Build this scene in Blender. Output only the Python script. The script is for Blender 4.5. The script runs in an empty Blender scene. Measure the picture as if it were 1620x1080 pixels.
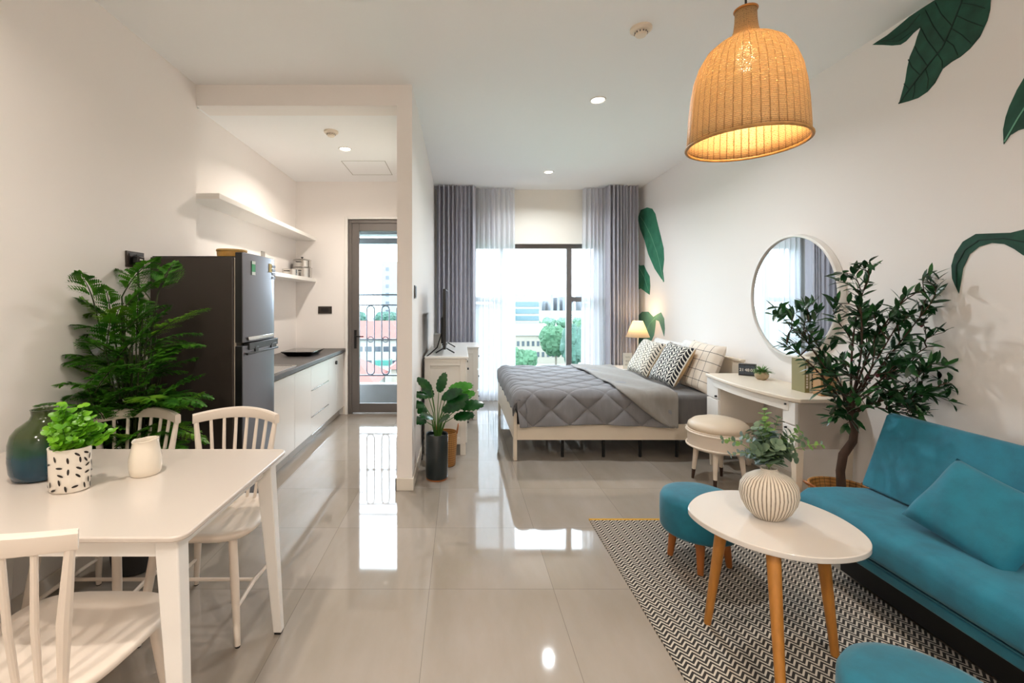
import bpy, bmesh, math, random
from mathutils import Vector, Matrix
R = random.Random(7)
sc = bpy.context.scene
col = sc.collection
PI = math.pi

# ------------------------------------------------------------------ camera
cam_d = bpy.data.cameras.new('camera')
cam_d.sensor_width = 36
cam_d.lens = 16.0
cam_d.shift_x = 82 / 1620
cam_d.shift_y = -60 / 1620
cam_d.clip_end = 6000
cam = bpy.data.objects.new('camera', cam_d)
cam.location = (0, 0, 1.38)
cam.rotation_euler = (PI / 2, 0, 0)
col.objects.link(cam)
sc.camera = cam

# ------------------------------------------------------------------ world, view, lights
sc.view_settings.view_transform = 'Standard'
sc.view_settings.look = 'None'
sc.view_settings.gamma = 1
sc.view_settings.use_curve_mapping = False
sc.view_settings.exposure = 0.42
w = bpy.data.worlds.new('overcast_sky')
sc.world = w
w.use_nodes = True
bg = w.node_tree.nodes['Background']
bg.inputs['Color'].default_value = (0.76, 0.88, 1.0, 1)
bg.inputs['Strength'].default_value = 12.0
try:
    sc.cycles.sample_clamp_indirect = 6
    sc.cycles.caustics_reflective = False
    sc.cycles.caustics_refractive = False
    sc.cycles.diffuse_bounces = 6
    sc.cycles.glossy_bounces = 5
    sc.cycles.transparent_max_bounces = 16
    sc.cycles.max_bounces = 12
except Exception:
    pass


def portal(loc, sx, sz):
    l = bpy.data.lights.new('window_portal', 'AREA')
    l.shape = 'RECTANGLE'
    l.size, l.size_y = sx, sz
    l.cycles.is_portal = True
    o = bpy.data.objects.new('window_portal', l)
    o.location = loc
    o.rotation_euler = (-PI / 2, 0, 0)
    col.objects.link(o)


portal((1.07, 6.75, 1.2), 1.9, 2.2)
portal((-0.96, 6.0, 1.25), 0.9, 2.4)
LAMP = 23.0          # watts of a ceiling downlight
WARM = (1.0, 0.90, 0.80)
NEUT = (1.0, 0.98, 0.97)


# ------------------------------------------------------------------ helpers
def lin(h):
    if isinstance(h, str):
        h = h.lstrip('#')
        c = [int(h[i:i + 2], 16) / 255 for i in (0, 2, 4)]
        return tuple((x / 12.92 if x <= .04045 else ((x + .055) / 1.055) ** 2.4) for x in c) + (1,)
    return tuple(h) + (1,)


class NT:
    def __init__(s, name):
        s.m = bpy.data.materials.new(name)
        s.m.use_nodes = True
        s.t = s.m.node_tree
        s.b = s.t.nodes['Principled BSDF']
        s.out = s.t.nodes['Material Output']

    def n(s, typ, **kw):
        nd = s.t.nodes.new(typ)
        for k, v in kw.items():
            if hasattr(nd, k):
                setattr(nd, k, v)
        return nd

    def l(s, a, b):
        s.t.links.new(a, b)

    def math(s, op, a, b=None, c=None):
        nd = s.n('ShaderNodeMath', operation=op)
        for i, v in enumerate((a, b, c)):
            if v is None:
                continue
            if isinstance(v, (int, float)):
                nd.inputs[i].default_value = v
            else:
                s.l(v, nd.inputs[i])
        return nd.outputs[0]

    def mix(s, f, a, b):
        nd = s.n('ShaderNodeMix', data_type='RGBA')
        if isinstance(f, (int, float)):
            nd.inputs[0].default_value = f
        else:
            s.l(f, nd.inputs[0])
        for i, v in ((6, a), (7, b)):
            if isinstance(v, (tuple, str)):
                nd.inputs[i].default_value = lin(v) if isinstance(v, str) or len(v) == 3 else v
            else:
                s.l(v, nd.inputs[i])
        return nd.outputs[2]

    def coord(s, kind='Object'):
        return s.n('ShaderNodeTexCoord').outputs[kind]

    def sep(s, v):
        nd = s.n('ShaderNodeSeparateXYZ')
        s.l(v, nd.inputs[0])
        return nd.outputs

    def noise(s, vec, scale, detail=3, rough=.5):
        nd = s.n('ShaderNodeTexNoise')
        nd.inputs['Scale'].default_value = scale
        nd.inputs['Detail'].default_value = detail
        nd.inputs['Roughness'].default_value = rough
        s.l(vec, nd.inputs['Vector'])
        return nd.outputs[0]

    def scalev(s, v, k):
        nd = s.n('ShaderNodeMapping')
        nd.inputs['Scale'].default_value = k
        s.l(v, nd.inputs['Vector'])
        return nd.outputs[0]

    def bump(s, h, strength=.3, dist=.01):
        nd = s.n('ShaderNodeBump')
        nd.inputs['Strength'].default_value = strength
        nd.inputs['Distance'].default_value = dist
        s.l(h, nd.inputs['Height'])
        s.l(nd.outputs[0], s.b.inputs['Normal'])

    def ramp(s, f, a, b):
        nd = s.n('ShaderNodeMapRange')
        nd.inputs[1].default_value = a
        nd.inputs[2].default_value = b
        s.l(f, nd.inputs[0])
        return nd.outputs[0]


def mat(name, c, rough=.5, metal=0., var=0., vs=8., bump=0., bs=60., spec=.5, coat=0., sheen=0., emis=None, es=1., trans=0., stretch=(1, 1, 1), c2=None, bd=.002, subs=0.):
    N = NT(name)
    b = N.b
    b.inputs['Base Color'].default_value = lin(c)
    b.inputs['Roughness'].default_value = rough
    b.inputs['Metallic'].default_value = metal
    b.inputs['Specular IOR Level'].default_value = spec
    b.inputs['Coat Weight'].default_value = coat
    b.inputs['Coat Roughness'].default_value = .05
    b.inputs['Sheen Weight'].default_value = sheen
    b.inputs['Transmission Weight'].default_value = trans
    if subs:
        b.inputs['Subsurface Weight'].default_value = subs
        b.inputs['Subsurface Radius'].default_value = (.02, .02, .01)
    if emis:
        b.inputs['Emission Color'].default_value = lin(emis)
        b.inputs['Emission Strength'].default_value = es
    co = None
    if var or c2:
        co = N.scalev(N.coord(), stretch)
        f = N.noise(co, vs, 5, .6)
        lc = lin(c)
        if c2 is None:
            dk = tuple(max(0, x * (1 - var)) for x in lc[:3]) + (1,)
        else:
            dk = lin(c2)
        N.l(N.mix(N.ramp(f, .35, .65), lc, dk), b.inputs['Base Color'])
    if bump:
        co = co or N.scalev(N.coord(), stretch)
        N.bump(N.noise(co, bs, 4), bump, bd)
    return N.m


def auto_leaf(name, c, c2, rough=.45, tr=.25):
    """leaf: diffuse/glossy with translucency"""
    N = NT(name)
    N.b.inputs['Roughness'].default_value = rough
    f = N.noise(N.coord(), 14, 3)
    colr = N.mix(N.ramp(f, .35, .65), c, c2)
    N.l(colr, N.b.inputs['Base Color'])
    tl = N.n('ShaderNodeBsdfTranslucent')
    N.l(colr, tl.inputs[0])
    mx = N.n('ShaderNodeMixShader')
    mx.inputs[0].default_value = tr
    N.l(N.b.outputs[0], mx.inputs[1])
    N.l(tl.outputs[0], mx.inputs[2])
    N.l(mx.outputs[0], N.out.inputs[0])
    return N.m


def rot(ax, a):
    return Matrix.Rotation(a, 3, ax)


class MB:
    def __init__(s):
        s.v, s.f, s.uv, s.mi = [], [], {}, []
        s.cur = 0

    def add(s, vs, fs):
        o = len(s.v)
        s.v += [Vector(v) for v in vs]
        for f in fs:
            s.f.append([i + o for i in f])
            s.mi.append(s.cur)
        return o

    def box(s, x0, x1, y0, y1, z0, z1):
        s.add([(x0, y0, z0), (x1, y0, z0), (x1, y1, z0), (x0, y1, z0), (x0, y0, z1), (x1, y0, z1), (x1, y1, z1), (x0, y1, z1)],
              [(0, 3, 2, 1), (4, 5, 6, 7), (0, 1, 5, 4), (1, 2, 6, 5), (2, 3, 7, 6), (3, 0, 4, 7)])
        return s

    def prism(s, pts, d, off=(0, 0, 0)):
        """closed polygon of 3d points extruded by vector d"""
        n = len(pts)
        d = Vector(d)
        P = [Vector(p) + Vector(off) for p in pts]
        s.add(P + [p + d for p in P], [tuple(range(n))[::-1], tuple(range(n, 2 * n))] + [(i, (i + 1) % n, (i + 1) % n + n, i + n) for i in range(n)])
        return s

    def tube(s, pts, rad, n=10, cap=True, flat=1.0):
        P = [Vector(p) for p in pts]
        m = len(P)
        if isinstance(rad, (int, float)):
            rad = [rad] * m
        up = Vector((0, 0, 1))
        t0 = (P[1] - P[0]).normalized()
        if abs(t0.dot(up)) > .95:
            up = Vector((1, 0, 0))
        vs = []
        a = t0.cross(up).normalized()
        for i in range(m):
            if i == 0:
                t = P[1] - P[0]
            elif i == m - 1:
                t = P[-1] - P[-2]
            else:
                t = (P[i + 1] - P[i]).normalized() + (P[i] - P[i - 1]).normalized()
            t = t.normalized() if t.length else t0
            a = (a - t * a.dot(t))
            a = a.normalized() if a.length > 1e-6 else t.orthogonal().normalized()
            b = t.cross(a)
            for k in range(n):
                q = 2 * PI * k / n
                vs.append(P[i] + (a * math.cos(q) + b * math.sin(q) * flat) * rad[i])
        fs = []
        for i in range(m - 1):
            for k in range(n):
                fs.append((i * n + k, i * n + (k + 1) % n, (i + 1) * n + (k + 1) % n, (i + 1) * n + k))
        if cap:
            fs.append(tuple(range(n))[::-1])
            fs.append(tuple(range((m - 1) * n, m * n)))
        s.add(vs, fs)
        return s

    def lathe(s, prof, c=(0, 0, 0), n=32, sx=1., sy=1., capb=True, capt=True, fn=None):
        c = Vector(c)
        vs, fs = [], []
        for r, z in prof:
            for k in range(n):
                q = 2 * PI * k / n
                p = Vector((r * math.cos(q) * sx, r * math.sin(q) * sy, z))
                if fn:
                    p = fn(p, q)
                vs.append(c + p)
        m = len(prof)
        for i in range(m - 1):
            for k in range(n):
                fs.append((i * n + k, i * n + (k + 1) % n, (i + 1) * n + (k + 1) % n, (i + 1) * n + k))
        if capb:
            fs.append(tuple(range(n))[::-1])
        if capt:
            fs.append(tuple(range((m - 1) * n, m * n)))
        s.add(vs, fs)
        return s

    def grid(s, nu, nv, fn, uv=False):
        o = len(s.v)
        for j in range(nv + 1):
            for i in range(nu + 1):
                s.v.append(Vector(fn(i / nu, j / nv)))
                if uv:
                    s.uv[len(s.v) - 1] = (i / nu, j / nv)
        for j in range(nv):
            for i in range(nu):
                a = o + j * (nu + 1) + i
                s.f.append([a, a + 1, a + nu + 2, a + nu + 1])
                s.mi.append(s.cur)
        return s

    def leaf(s, base, d, up, L, W, shape=(0, .75, 1, .7, 0), bend=.15, fold=.15):
        d = Vector(d).normalized()
        up = Vector(up)
        side = d.cross(up)
        if side.length < 1e-4:
            side = d.orthogonal()
        side.normalize()
        up = side.cross(d).normalized()
        base = Vector(base)
        n = len(shape)
        mids, ls, rs = [], [], []
        vs, fs = [], []
        for i, wd in enumerate(shape):
            t = i / (n - 1)
            c = base + d * (L * t) - up * (bend * L * t * t)
            hw = W * wd / 2
            if wd < .02:
                vs.append(c)
                mids.append((len(vs) - 1,) * 3)
            else:
                vs += [c + side * hw + up * fold * hw, c, c - side * hw + up * fold * hw]
                k = len(vs)
                mids.append((k - 3, k - 2, k - 1))
        for a, b in zip(mids, mids[1:]):
            for q in (0, 1):
                f = []
                for x in (a[q], a[q + 1], b[q + 1], b[q]):
                    if x not in f:
                        f.append(x)
                if len(f) > 2:
                    fs.append(tuple(f))
        s.add(vs, fs)
        return s


def wloc(o):
    v = Vector((0, 0, 0))
    while o is not None:
        v += o.location
        o = o.parent
    return v


def obj(name, mb, m, parent=None, smooth=35, bevel=0., seg=2, sub=0, solid=0., soff=-1.):
    """mesh object; vertices are given in world metres and moved into the parent's space"""
    me = bpy.data.meshes.new(name)
    off = wloc(parent)
    vs = [(v - off)[:] for v in mb.v] if parent else [v[:] for v in mb.v]
    me.from_pydata(vs, [], mb.f)
    if mb.uv:
        ul = me.uv_layers.new(name='UVMap')
        for lp in me.loops:
            ul.data[lp.index].uv = mb.uv.get(lp.vertex_index, (0, 0))
    ms = m if isinstance(m, (list, tuple)) else [m]
    for x in ms:
        me.materials.append(x)
    if len(ms) > 1:
        for p, i in zip(me.polygons, mb.mi):
            p.material_index = i
    bm = bmesh.new()
    bm.from_mesh(me)
    bmesh.ops.recalc_face_normals(bm, faces=bm.faces)
    bm.to_mesh(me)
    bm.free()
    if smooth:
        for p in me.polygons:
            p.use_smooth = True
        me.set_sharp_from_angle(angle=math.radians(smooth))
    o = bpy.data.objects.new(name, me)
    col.objects.link(o)
    if parent:
        o.parent = parent
    if solid:
        md = o.modifiers.new('solid', 'SOLIDIFY')
        md.thickness = solid
        md.offset = soff
    if bevel:
        md = o.modifiers.new('bevel', 'BEVEL')
        md.width = bevel
        md.segments = seg
        md.limit_method = 'ANGLE'
        md.angle_limit = math.radians(40)
    if sub:
        md = o.modifiers.new('sub', 'SUBSURF')
        md.levels = md.render_levels = sub
    return o


def tag(o, label, cat, group=None, kind=None):
    o['label'] = label
    o['category'] = cat
    if group:
        o['group'] = group
    if kind:
        o['kind'] = kind
    return o


def thing(name, label, cat, loc, group=None):
    o = bpy.data.objects.new(name, None)
    o.empty_display_size = .1
    col.objects.link(o)
    o.location = loc
    return tag(o, label, cat, group)


def copy_tree(o, parent=None):
    kids = list(o.children)
    c = o.copy()
    col.objects.link(c)
    if parent:
        c.parent = parent
    for k in kids:
        copy_tree(k, c)
    return c


def struct(name, mb, m, parent=None, **kw):
    o = obj(name, mb, m, parent, **kw)
    if not parent:
        o['kind'] = 'structure'
    return o


def B(*a):
    return MB().box(*a)


def rbox_pts(x0, x1, y0, y1, r, n=6, z=0.):
    out = []
    for cx, cy, a0 in ((x1 - r, y1 - r, 0), (x0 + r, y1 - r, PI / 2), (x0 + r, y0 + r, PI), (x1 - r, y0 + r, 1.5 * PI)):
        for i in range(n + 1):
            a = a0 + PI / 2 * i / n
            out.append((cx + r * math.cos(a), cy + r * math.sin(a), z))
    return out


# ------------------------------------------------------------------ materials
def wall_mat(name, c):
    return mat(name, c, rough=.75, bump=.06, bs=220, spec=.25)


M = {}
M['wall'] = wall_mat('painted_wall', '#F3EEEA')
M['ceil'] = wall_mat('painted_ceiling', '#F6F6F6')
M['base'] = mat('baseboard_paint', '#E4DCD0', rough=.35)


def floor_mat():
    N = NT('glossy_porcelain_tiles')
    co = N.coord()
    x, y, z = N.sep(co)
    T = .6
    fx = N.math('FRACT', N.math('DIVIDE', N.math('ADD', x, 30 - .45), T))
    fy = N.math('FRACT', N.math('DIVIDE', N.math('ADD', y, 30 - .40 + .0), T))
    g = .0022 / T
    gx = N.math('LESS_THAN', fx, g)
    gy = N.math('LESS_THAN', fy, g)
    gr = N.math('MAXIMUM', gx, gy)
    # each tile its own faint veining
    ix = N.math('FLOOR', N.math('DIVIDE', N.math('ADD', x, 30 - .45), T))
    iy = N.math('FLOOR', N.math('DIVIDE', N.math('ADD', y, 30 - .40), T))
    cb = N.n('ShaderNodeCombineXYZ')
    N.l(N.math('MULTIPLY', ix, 3.7), cb.inputs[0])
    N.l(N.math('MULTIPLY', iy, 5.3), cb.inputs[1])
    va = N.n('ShaderNodeVectorMath', operation='ADD')
    N.l(N.scalev(co, (1.6, .5, 1)), va.inputs[0])
    N.l(cb.outputs[0], va.inputs[1])
    v = N.noise(va.outputs[0], 1.6, 6, .6)
    c1 = N.mix(N.ramp(v, .3, .7), '#A69D94', '#958B7E')
    N.l(N.mix(gr, c1, '#7C736A'), N.b.inputs['Base Color'])
    N.b.inputs['Roughness'].default_value = .045
    N.b.inputs['Specular IOR Level'].default_value = .6
    N.bump(N.noise(co, 2.2, 2), .02, .02)
    return N.m


M['floor'] = floor_mat()
M['white'] = mat('white_lacquer', '#EDEAE5', rough=.3, bump=.02, bs=40)
M['whitewood'] = mat('white_painted_wood', '#E9E3DA', rough=.42, bump=.05, bs=30, stretch=(1, 8, 1))
M['chairwood'] = mat('white_painted_chair_wood', '#E4D8CB', rough=.42, bump=.04, bs=30)
M['creamwood'] = mat('cream_painted_wood', '#E6D9C6', rough=.4, bump=.04, bs=30)
M['tabletop'] = mat('satin_white_tabletop', '#CFC5BB', rough=.22, spec=.5)
M['darkframe'] = mat('bronze_grey_aluminium', '#6E6864', rough=.4, metal=.3)
M['black'] = mat('black_plastic', '#141414', rough=.35)
M['blackmet'] = mat('matt_black_metal', '#1C1B1B', rough=.45, metal=.4)
M['chrome'] = mat('brushed_steel', '#C9C7C3', rough=.22, metal=1.)
M['fridge'] = mat('dark_grey_fridge_side', '#3A332E', rough=.42, metal=.2, bump=.05, bs=120)
M['fridoor'] = mat('brushed_grey_fridge_door', '#707178', rough=.3, metal=.8, bump=.03, bs=80, stretch=(1, 1, 12))
M['counter'] = mat('dark_grey_worktop', '#55504E', rough=.45, var=.25, vs=60)
M['teal'] = mat('teal_velvet', '#0A7087', rough=.8, vs=9, sheen=.15, bump=.15, bs=350, c2='#086076')
M['teal_pipe'] = mat('teal_piping', '#0A4A58', rough=.8)
M['beech'] = mat('honey_beech', '#B97C34', rough=.4, var=.25, vs=6, stretch=(6, 6, 1))
M['orangewood'] = mat('amber_stained_wood', '#A8622A', rough=.4, var=.25, vs=6, stretch=(6, 6, 1))
M['darktip'] = mat('dark_brown_wood', '#3A2418', rough=.4)
M['beige'] = mat('beige_leatherette', '#D5C3AC', rough=.45, bump=.05, bs=200)
M['terra'] = mat('soil', '#2E2118', rough=.95, bump=.6, bs=60, bd=.01)
M['stem'] = mat('green_stem', '#3F6A22', rough=.55)
M['bark'] = mat('brown_bark', '#4A3426', rough=.85, var=.4, vs=30, bump=.5, bs=50, stretch=(1, 1, .3), bd=.006)
M['slate'] = mat('charcoal_green_glaze', '#131F22', rough=.3, coat=.2)
M['charcoalpot'] = mat('charcoal_clay', '#2C2A28', rough=.7, bump=.2, bs=50)


def wicker(name, c, c2, n=26, vert=True, ring=55):
    N = NT(name)
    co = N.coord()
    x, y, z = N.sep(co)
    a = N.math('ARCTAN2', y, x)
    s1 = N.math('ABSOLUTE', N.math('SINE', N.math('MULTIPLY', a, n / 2)))
    s2 = N.math('SINE', N.math('ADD', N.math('MULTIPLY', z, 2 * PI * ring), N.math('MULTIPLY', N.noise(co, 8, 2), 6)))
    rib = N.ramp(s1, .0, .35)
    f = N.math('MULTIPLY', rib, N.ramp(s2, -2.6, .4))
    N.l(N.mix(f, c2, c), N.b.inputs['Base Color'])
    N.b.inputs['Roughness'].default_value = .5
    N.bump(N.math('ADD', N.math('MULTIPLY', rib, .8), N.math('MULTIPLY', s2, .25)), .6, .004)
    return N


nb = wicker('basket_rattan', '#C08A4A', '#5C3A1A', 30)
M['rattan'] = nb.m
N = wicker('lampshade_rattan', '#D0AC78', '#66461E', 46, ring=150)
# thin woven strips let lamp light glow through
tl = N.n('ShaderNodeBsdfTranslucent')
tl.inputs[0].default_value = lin('#EBCB92')
mx = N.n('ShaderNodeMixShader')
mx.inputs[0].default_value = .16
N.l(N.b.outputs[0], mx.inputs[1])
N.l(tl.outputs[0], mx.inputs[2])
tp = N.n('ShaderNodeBsdfTransparent')
mx2 = N.n('ShaderNodeMixShader')
vo = N.n('ShaderNodeTexVoronoi')
vo.inputs['Scale'].default_value = 160
N.l(N.coord(), vo.inputs['Vector'])
N.l(N.math('ADD', N.math('MULTIPLY', N.math('LESS_THAN', vo.outputs[0], .26), .5), .035), mx2.inputs[0])
N.l(mx.outputs[0], mx2.inputs[1])
N.l(tp.outputs[0], mx2.inputs[2])
N.l(mx2.outputs[0], N.out.inputs[0])
M['lamprattan'] = N.m


def glass_mat(name, tint=(1, 1, 1)):
    N = NT(name)
    g = N.n('ShaderNodeBsdfGlossy')
    g.inputs['Roughness'].default_value = .0
    t = N.n('ShaderNodeBsdfTransparent')
    t.inputs[0].default_value = tint + (1,)
    fr = N.n('ShaderNodeFresnel')
    fr.inputs[0].default_value = 1.35
    mx = N.n('ShaderNodeMixShader')
    N.l(fr.outputs[0], mx.inputs[0])
    N.l(t.outputs[0], mx.inputs[1])
    N.l(g.outputs[0], mx.inputs[2])
    N.l(mx.outputs[0], N.out.inputs[0])
    return N.m


M['glass'] = glass_mat('window_glass', (.96, .98, .98))


def cloth(name, c, c2=None, rough=.9, tr=.0, transp=0., bs=400, bump=.2):
    N = NT(name)
    co = N.coord()
    N.b.inputs['Roughness'].default_value = rough
    N.b.inputs['Sheen Weight'].default_value = .2
    f = N.noise(N.scalev(co, (1, 1, .25)), 25, 3)
    N.l(N.mix(N.ramp(f, .3, .7), c, c2 or c), N.b.inputs['Base Color'])
    N.bump(N.noise(co, bs, 2), bump, .001)
    last = N.b.outputs[0]
    if tr:
        tl = N.n('ShaderNodeBsdfTranslucent')
        tl.inputs[0].default_value = lin(c)
        mx = N.n('ShaderNodeMixShader')
        mx.inputs[0].default_value = tr
        N.l(last, mx.inputs[1])
        N.l(tl.outputs[0], mx.inputs[2])
        last = mx.outputs[0]
    if transp:
        tp = N.n('ShaderNodeBsdfTransparent')
        mx = N.n('ShaderNodeMixShader')
        mx.inputs[0].default_value = transp
        N.l(last, mx.inputs[1])
        N.l(tp.outputs[0], mx.inputs[2])
        last = mx.outputs[0]
    N.l(last, N.out.inputs[0])
    return N.m


M['greycurtain'] = cloth('grey_curtain_cloth', '#CCCBD4', '#C0BFC9', tr=.12)
M['sheer'] = cloth('white_sheer_voile', '#F6F7FB', tr=.42, transp=.13, bump=.0)
M['greybed'] = cloth('grey_comforter_cotton', '#807F82', '#78777A', bs=300)
M['greyflap'] = cloth('grey_comforter_lining', '#8D8882', '#847F79', bs=300)
M['sheetgrey'] = cloth('dark_grey_sheet', '#66625F', '#5E5A59', bs=300)
M['whitepillow'] = cloth('white_pillow_cotton', '#E9E7E4', '#DEDCDA')
M['tan'] = cloth('tan_cushion_back', '#C9A876', '#BB9A68')
M['shade'] = cloth('cream_lamp_shade_cloth', '#FFF3DC', tr=.6)


def zig(name, ca, cb_, nu, nv, amp, thr=.5, uv=True, dots=False):
    N = NT(name)
    u, v, _ = N.sep(N.coord('UV'))
    tri = N.math('ABSOLUTE', N.math('SUBTRACT', N.math('FRACT', N.math('MULTIPLY', u, nu)), .5))
    ph = N.math('FRACT', N.math('ADD', N.math('MULTIPLY', v, nv), N.math('MULTIPLY', tri, amp)))
    f = N.math('LESS_THAN', ph, thr)
    ed = N.math('GREATER_THAN', tri, .04)
    ed2 = N.math('LESS_THAN', tri, .44)
    f = N.math('MULTIPLY', f, N.math('MULTIPLY', ed, ed2))
    N.l(N.mix(f, ca, cb_), N.b.inputs['Base Color'])
    N.b.inputs['Roughness'].default_value = .9
    N.bump(f, .3, .002)
    return N.m


M['cush_white'] = zig('cream_cushion_black_leaf_print', '#E2DACB', '#1B1B1F', 5, 11, 2.4, .36)
M['cush_navy'] = zig('navy_cushion_white_leaf_print', '#E0DCD2', '#15161E', 5, 11, 2.4, .66)


def grid_cloth():
    N = NT('cream_grid_check_cotton')
    u, v, _ = N.sep(N.coord('UV'))
    a = N.math('LESS_THAN', N.math('FRACT', N.math('MULTIPLY', u, 5)), .05)
    b = N.math('LESS_THAN', N.math('FRACT', N.math('MULTIPLY', v, 5)), .05)
    N.l(N.mix(N.math('MAXIMUM', a, b), '#E6DACB', '#3B3A3C'), N.b.inputs['Base Color'])
    N.b.inputs['Roughness'].default_value = .9
    return N.m


M['cush_grid'] = grid_cloth()


def rug_mat():
    N = NT('black_white_chevron_weave')
    x, y, z = N.sep(N.coord())
    tri = N.math('ABSOLUTE', N.math('SUBTRACT', N.math('FRACT', N.math('DIVIDE', N.math('ADD', x, 20), .047)), .5))
    ph = N.math('FRACT', N.math('DIVIDE', N.math('ADD', N.math('ADD', y, 20), N.math('MULTIPLY', tri, .052)), .0235))
    f = N.math('LESS_THAN', ph, .58)
    nz = N.noise(N.coord(), 900, 1)
    c = N.mix(f, '#CEC5B7', '#171413')
    N.l(N.mix(N.math('MULTIPLY', nz, .18), c, '#7A7066'), N.b.inputs['Base Color'])
    N.b.inputs['Roughness'].default_value = .95
    N.bump(N.math('ADD', nz, f), .5, .002)
    return N.m


M['rug'] = rug_mat()
M['yellow'] = mat('mustard_rug_binding', '#C9962B', rough=.9, bump=.4, bs=300)


def leafpaint():
    N = NT('painted_green_leaf')
    co = N.coord()
    f = N.noise(N.scalev(co, (1, 3, 3)), 3, 4)
    N.l(N.mix(N.ramp(f, .3, .7), '#2C7359', '#3D8A6C'), N.b.inputs['Base Color'])
    N.b.inputs['Roughness'].default_value = .7
    return N.m


M['leafpaint'] = leafpaint()
N = NT('painted_dark_green_leaf')
f = N.noise(N.scalev(N.coord(), (1, 3, 3)), 4, 4)
N.l(N.mix(N.ramp(f, .3, .7), '#123A2C', '#1E5340'), N.b.inputs['Base Color'])
N.b.inputs['Roughness'].default_value = .7
M['leafdark'] = N.m
M['vein'] = mat('painted_pale_vein', '#6FA88C', rough=.7)
M['veind'] = mat('painted_dark_vein', '#0C2A20', rough=.7)

# ------------------------------------------------------------------ the room
HC, XR, XL, YB = 3.0, 2.53, -1.956, 6.48
YR = -3.0
struct('floor', B(-2.3, XR + .2, YR - .2, YB + .16, -.15, 0), M['floor'], smooth=0)
struct('ceiling', B(-2.3, XR + .2, YR - .2, YB + .2, HC, HC + .12), M['ceil'], smooth=0)
struct('wall_left', B(-2.3, XL, YR - .2, 3.37, 0, HC), M['wall'], smooth=0)
struct('wall_right', B(XR, XR + .2, YR - .2, YB + .2, 0, HC), M['wall'], smooth=0)
struct('wall_rear', B(XL, XR, YR - .2, YR, 0, HC), M['wall'], smooth=0)
struct('wall_kitchen_left', B(-2.3, -2.05, 3.37, 5.85, 0, HC), M['wall'], smooth=0)
struct('wall_partition', B(-.468, -.356, 3.37, YB + .2, 0, HC), M['wall'], smooth=0)
m = MB().box(XL, -.468, 3.37, 3.55, 2.845, HC)
struct('trim_1', m, M['wall'], smooth=0)
struct('ceiling_kitchen', B(-2.05, -.468, 3.55, 5.68, 2.9, HC), M['ceil'], smooth=0)
# kitchen back wall with the balcony door opening
DX0, DX1, DZ = -1.40, -.50, 2.43
m = MB().box(-2.05, DX0, 5.68, 5.85, 0, HC).box(DX0, -.468, 5.68, 5.85, DZ, HC).box(DX1, -.468, 5.68, 5.85, 0, DZ)
struct('wall_kitchen_back', m, M['wall'], smooth=0)
# bedroom back wall with the window opening
WX0, WX1, WZ0, WZ1 = .17, 1.98, .10, 2.23
m = MB().box(-.356, WX0, YB, YB + .2, 0, HC).box(WX1, XR, YB, YB + .2, 0, HC).box(WX0, WX1, YB, YB + .2, WZ1, HC).box(WX0, WX1, YB, YB + .2, 0, WZ0)
struct('wall_back', m, mat('cream_painted_wall', '#F0EADF', rough=.75), smooth=0)
# baseboards
struct('baseboard_partition', MB().box(-.356, -.344, 3.36, YB, 0, .09).box(-.48, -.344, 3.355, 3.37, 0, .09).box(-.48, -.468, 3.355, 5.68, 0, .09), M['base'], bevel=.003)
struct('baseboard_left', B(XL, XL + .012, YR, 3.37, 0, .09), M['base'], bevel=.003)
struct('baseboard_right', B(XR - .012, XR, YR, YB, 0, .09), M['base'], bevel=.003)
struct('baseboard_kitchen', B(-1.46, DX0 - .03, 5.668, 5.68, 0, .10), M['base'], bevel=.003)

# window
win = thing('window_1', 'x', 'x', (1.07, YB + .1, WZ0))
for k in ('label', 'category'):
    del win[k]
win['kind'] = 'structure'
y0, y1 = YB + .06, YB + .12
m = MB().box(WX0, WX1, y0, y1, WZ1 - .06, WZ1).box(WX0, WX1, y0, y1, WZ0, WZ0 + .06)
m.box(WX0, WX0 + .06, y0, y1, WZ0 + .06, WZ1 - .06).box(WX1 - .06, WX1, y0, y1, WZ0 + .06, WZ1 - .06)
m.box(.56, .62, y0 - .015, y1, WZ0 + .06, WZ1 - .06).box(1.525, 1.60, y0 - .015, y1, WZ0 + .06, WZ1 - .06)
m.box(WX0 + .06, .56, y0, y1, 1.405, 1.475).box(1.60, WX1 - .06, y0, y1, 1.405, 1.475)
obj('window_frame', m, M['darkframe'], win, bevel=.003)
for x0, x1, za, zb in ((WX0 + .06, .56, 1.475, WZ1 - .06), (WX0 + .06, .56, WZ0 + .06, 1.405), (.62, 1.525, WZ0 + .06, WZ1 - .06), (1.60, WX1 - .06, 1.475, WZ1 - .06), (1.60, WX1 - .06, WZ0 + .06, 1.405)):
    obj('window_pane', MB().box(x0, x1, YB + .088, YB + .090, za, zb), M['glass'], win, smooth=0)

# balcony door
dr = thing('door_1', 'x', 'x', (-.95, 5.72, 0))
for k in ('label', 'category'):
    del dr[k]
dr['kind'] = 'structure'
m = MB().box(DX0 - .035, DX0, 5.66, 5.70, 0, DZ + .03).box(DX0, DX1 + .02, 5.66, 5.70, DZ, DZ + .03)
obj('door_casing', m, M['white'], dr, bevel=.003)
m = MB().box(DX0, DX0 + .045, 5.69, 5.78, 0, DZ).box(DX1 - .045, DX1, 5.69, 5.78, 0, DZ).box(DX0 + .045, DX1 - .045, 5.69, 5.78, DZ - .045, DZ)
obj('door_frame', m, M['darkframe'], dr, bevel=.003)
m = MB().box(DX0 + .045, DX0 + .135, 5.70, 5.745, .015, DZ - .045).box(DX1 - .135, DX1 - .045, 5.70, 5.745, .015, DZ - .045)
m.box(DX0 + .135, DX1 - .135, 5.70, 5.745, .015, .13).box(DX0 + .135, DX1 - .135, 5.70, 5.745, DZ - .14, DZ - .045)
lf = obj('door_leaf', m, M['darkframe'], dr, bevel=.003)
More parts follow.
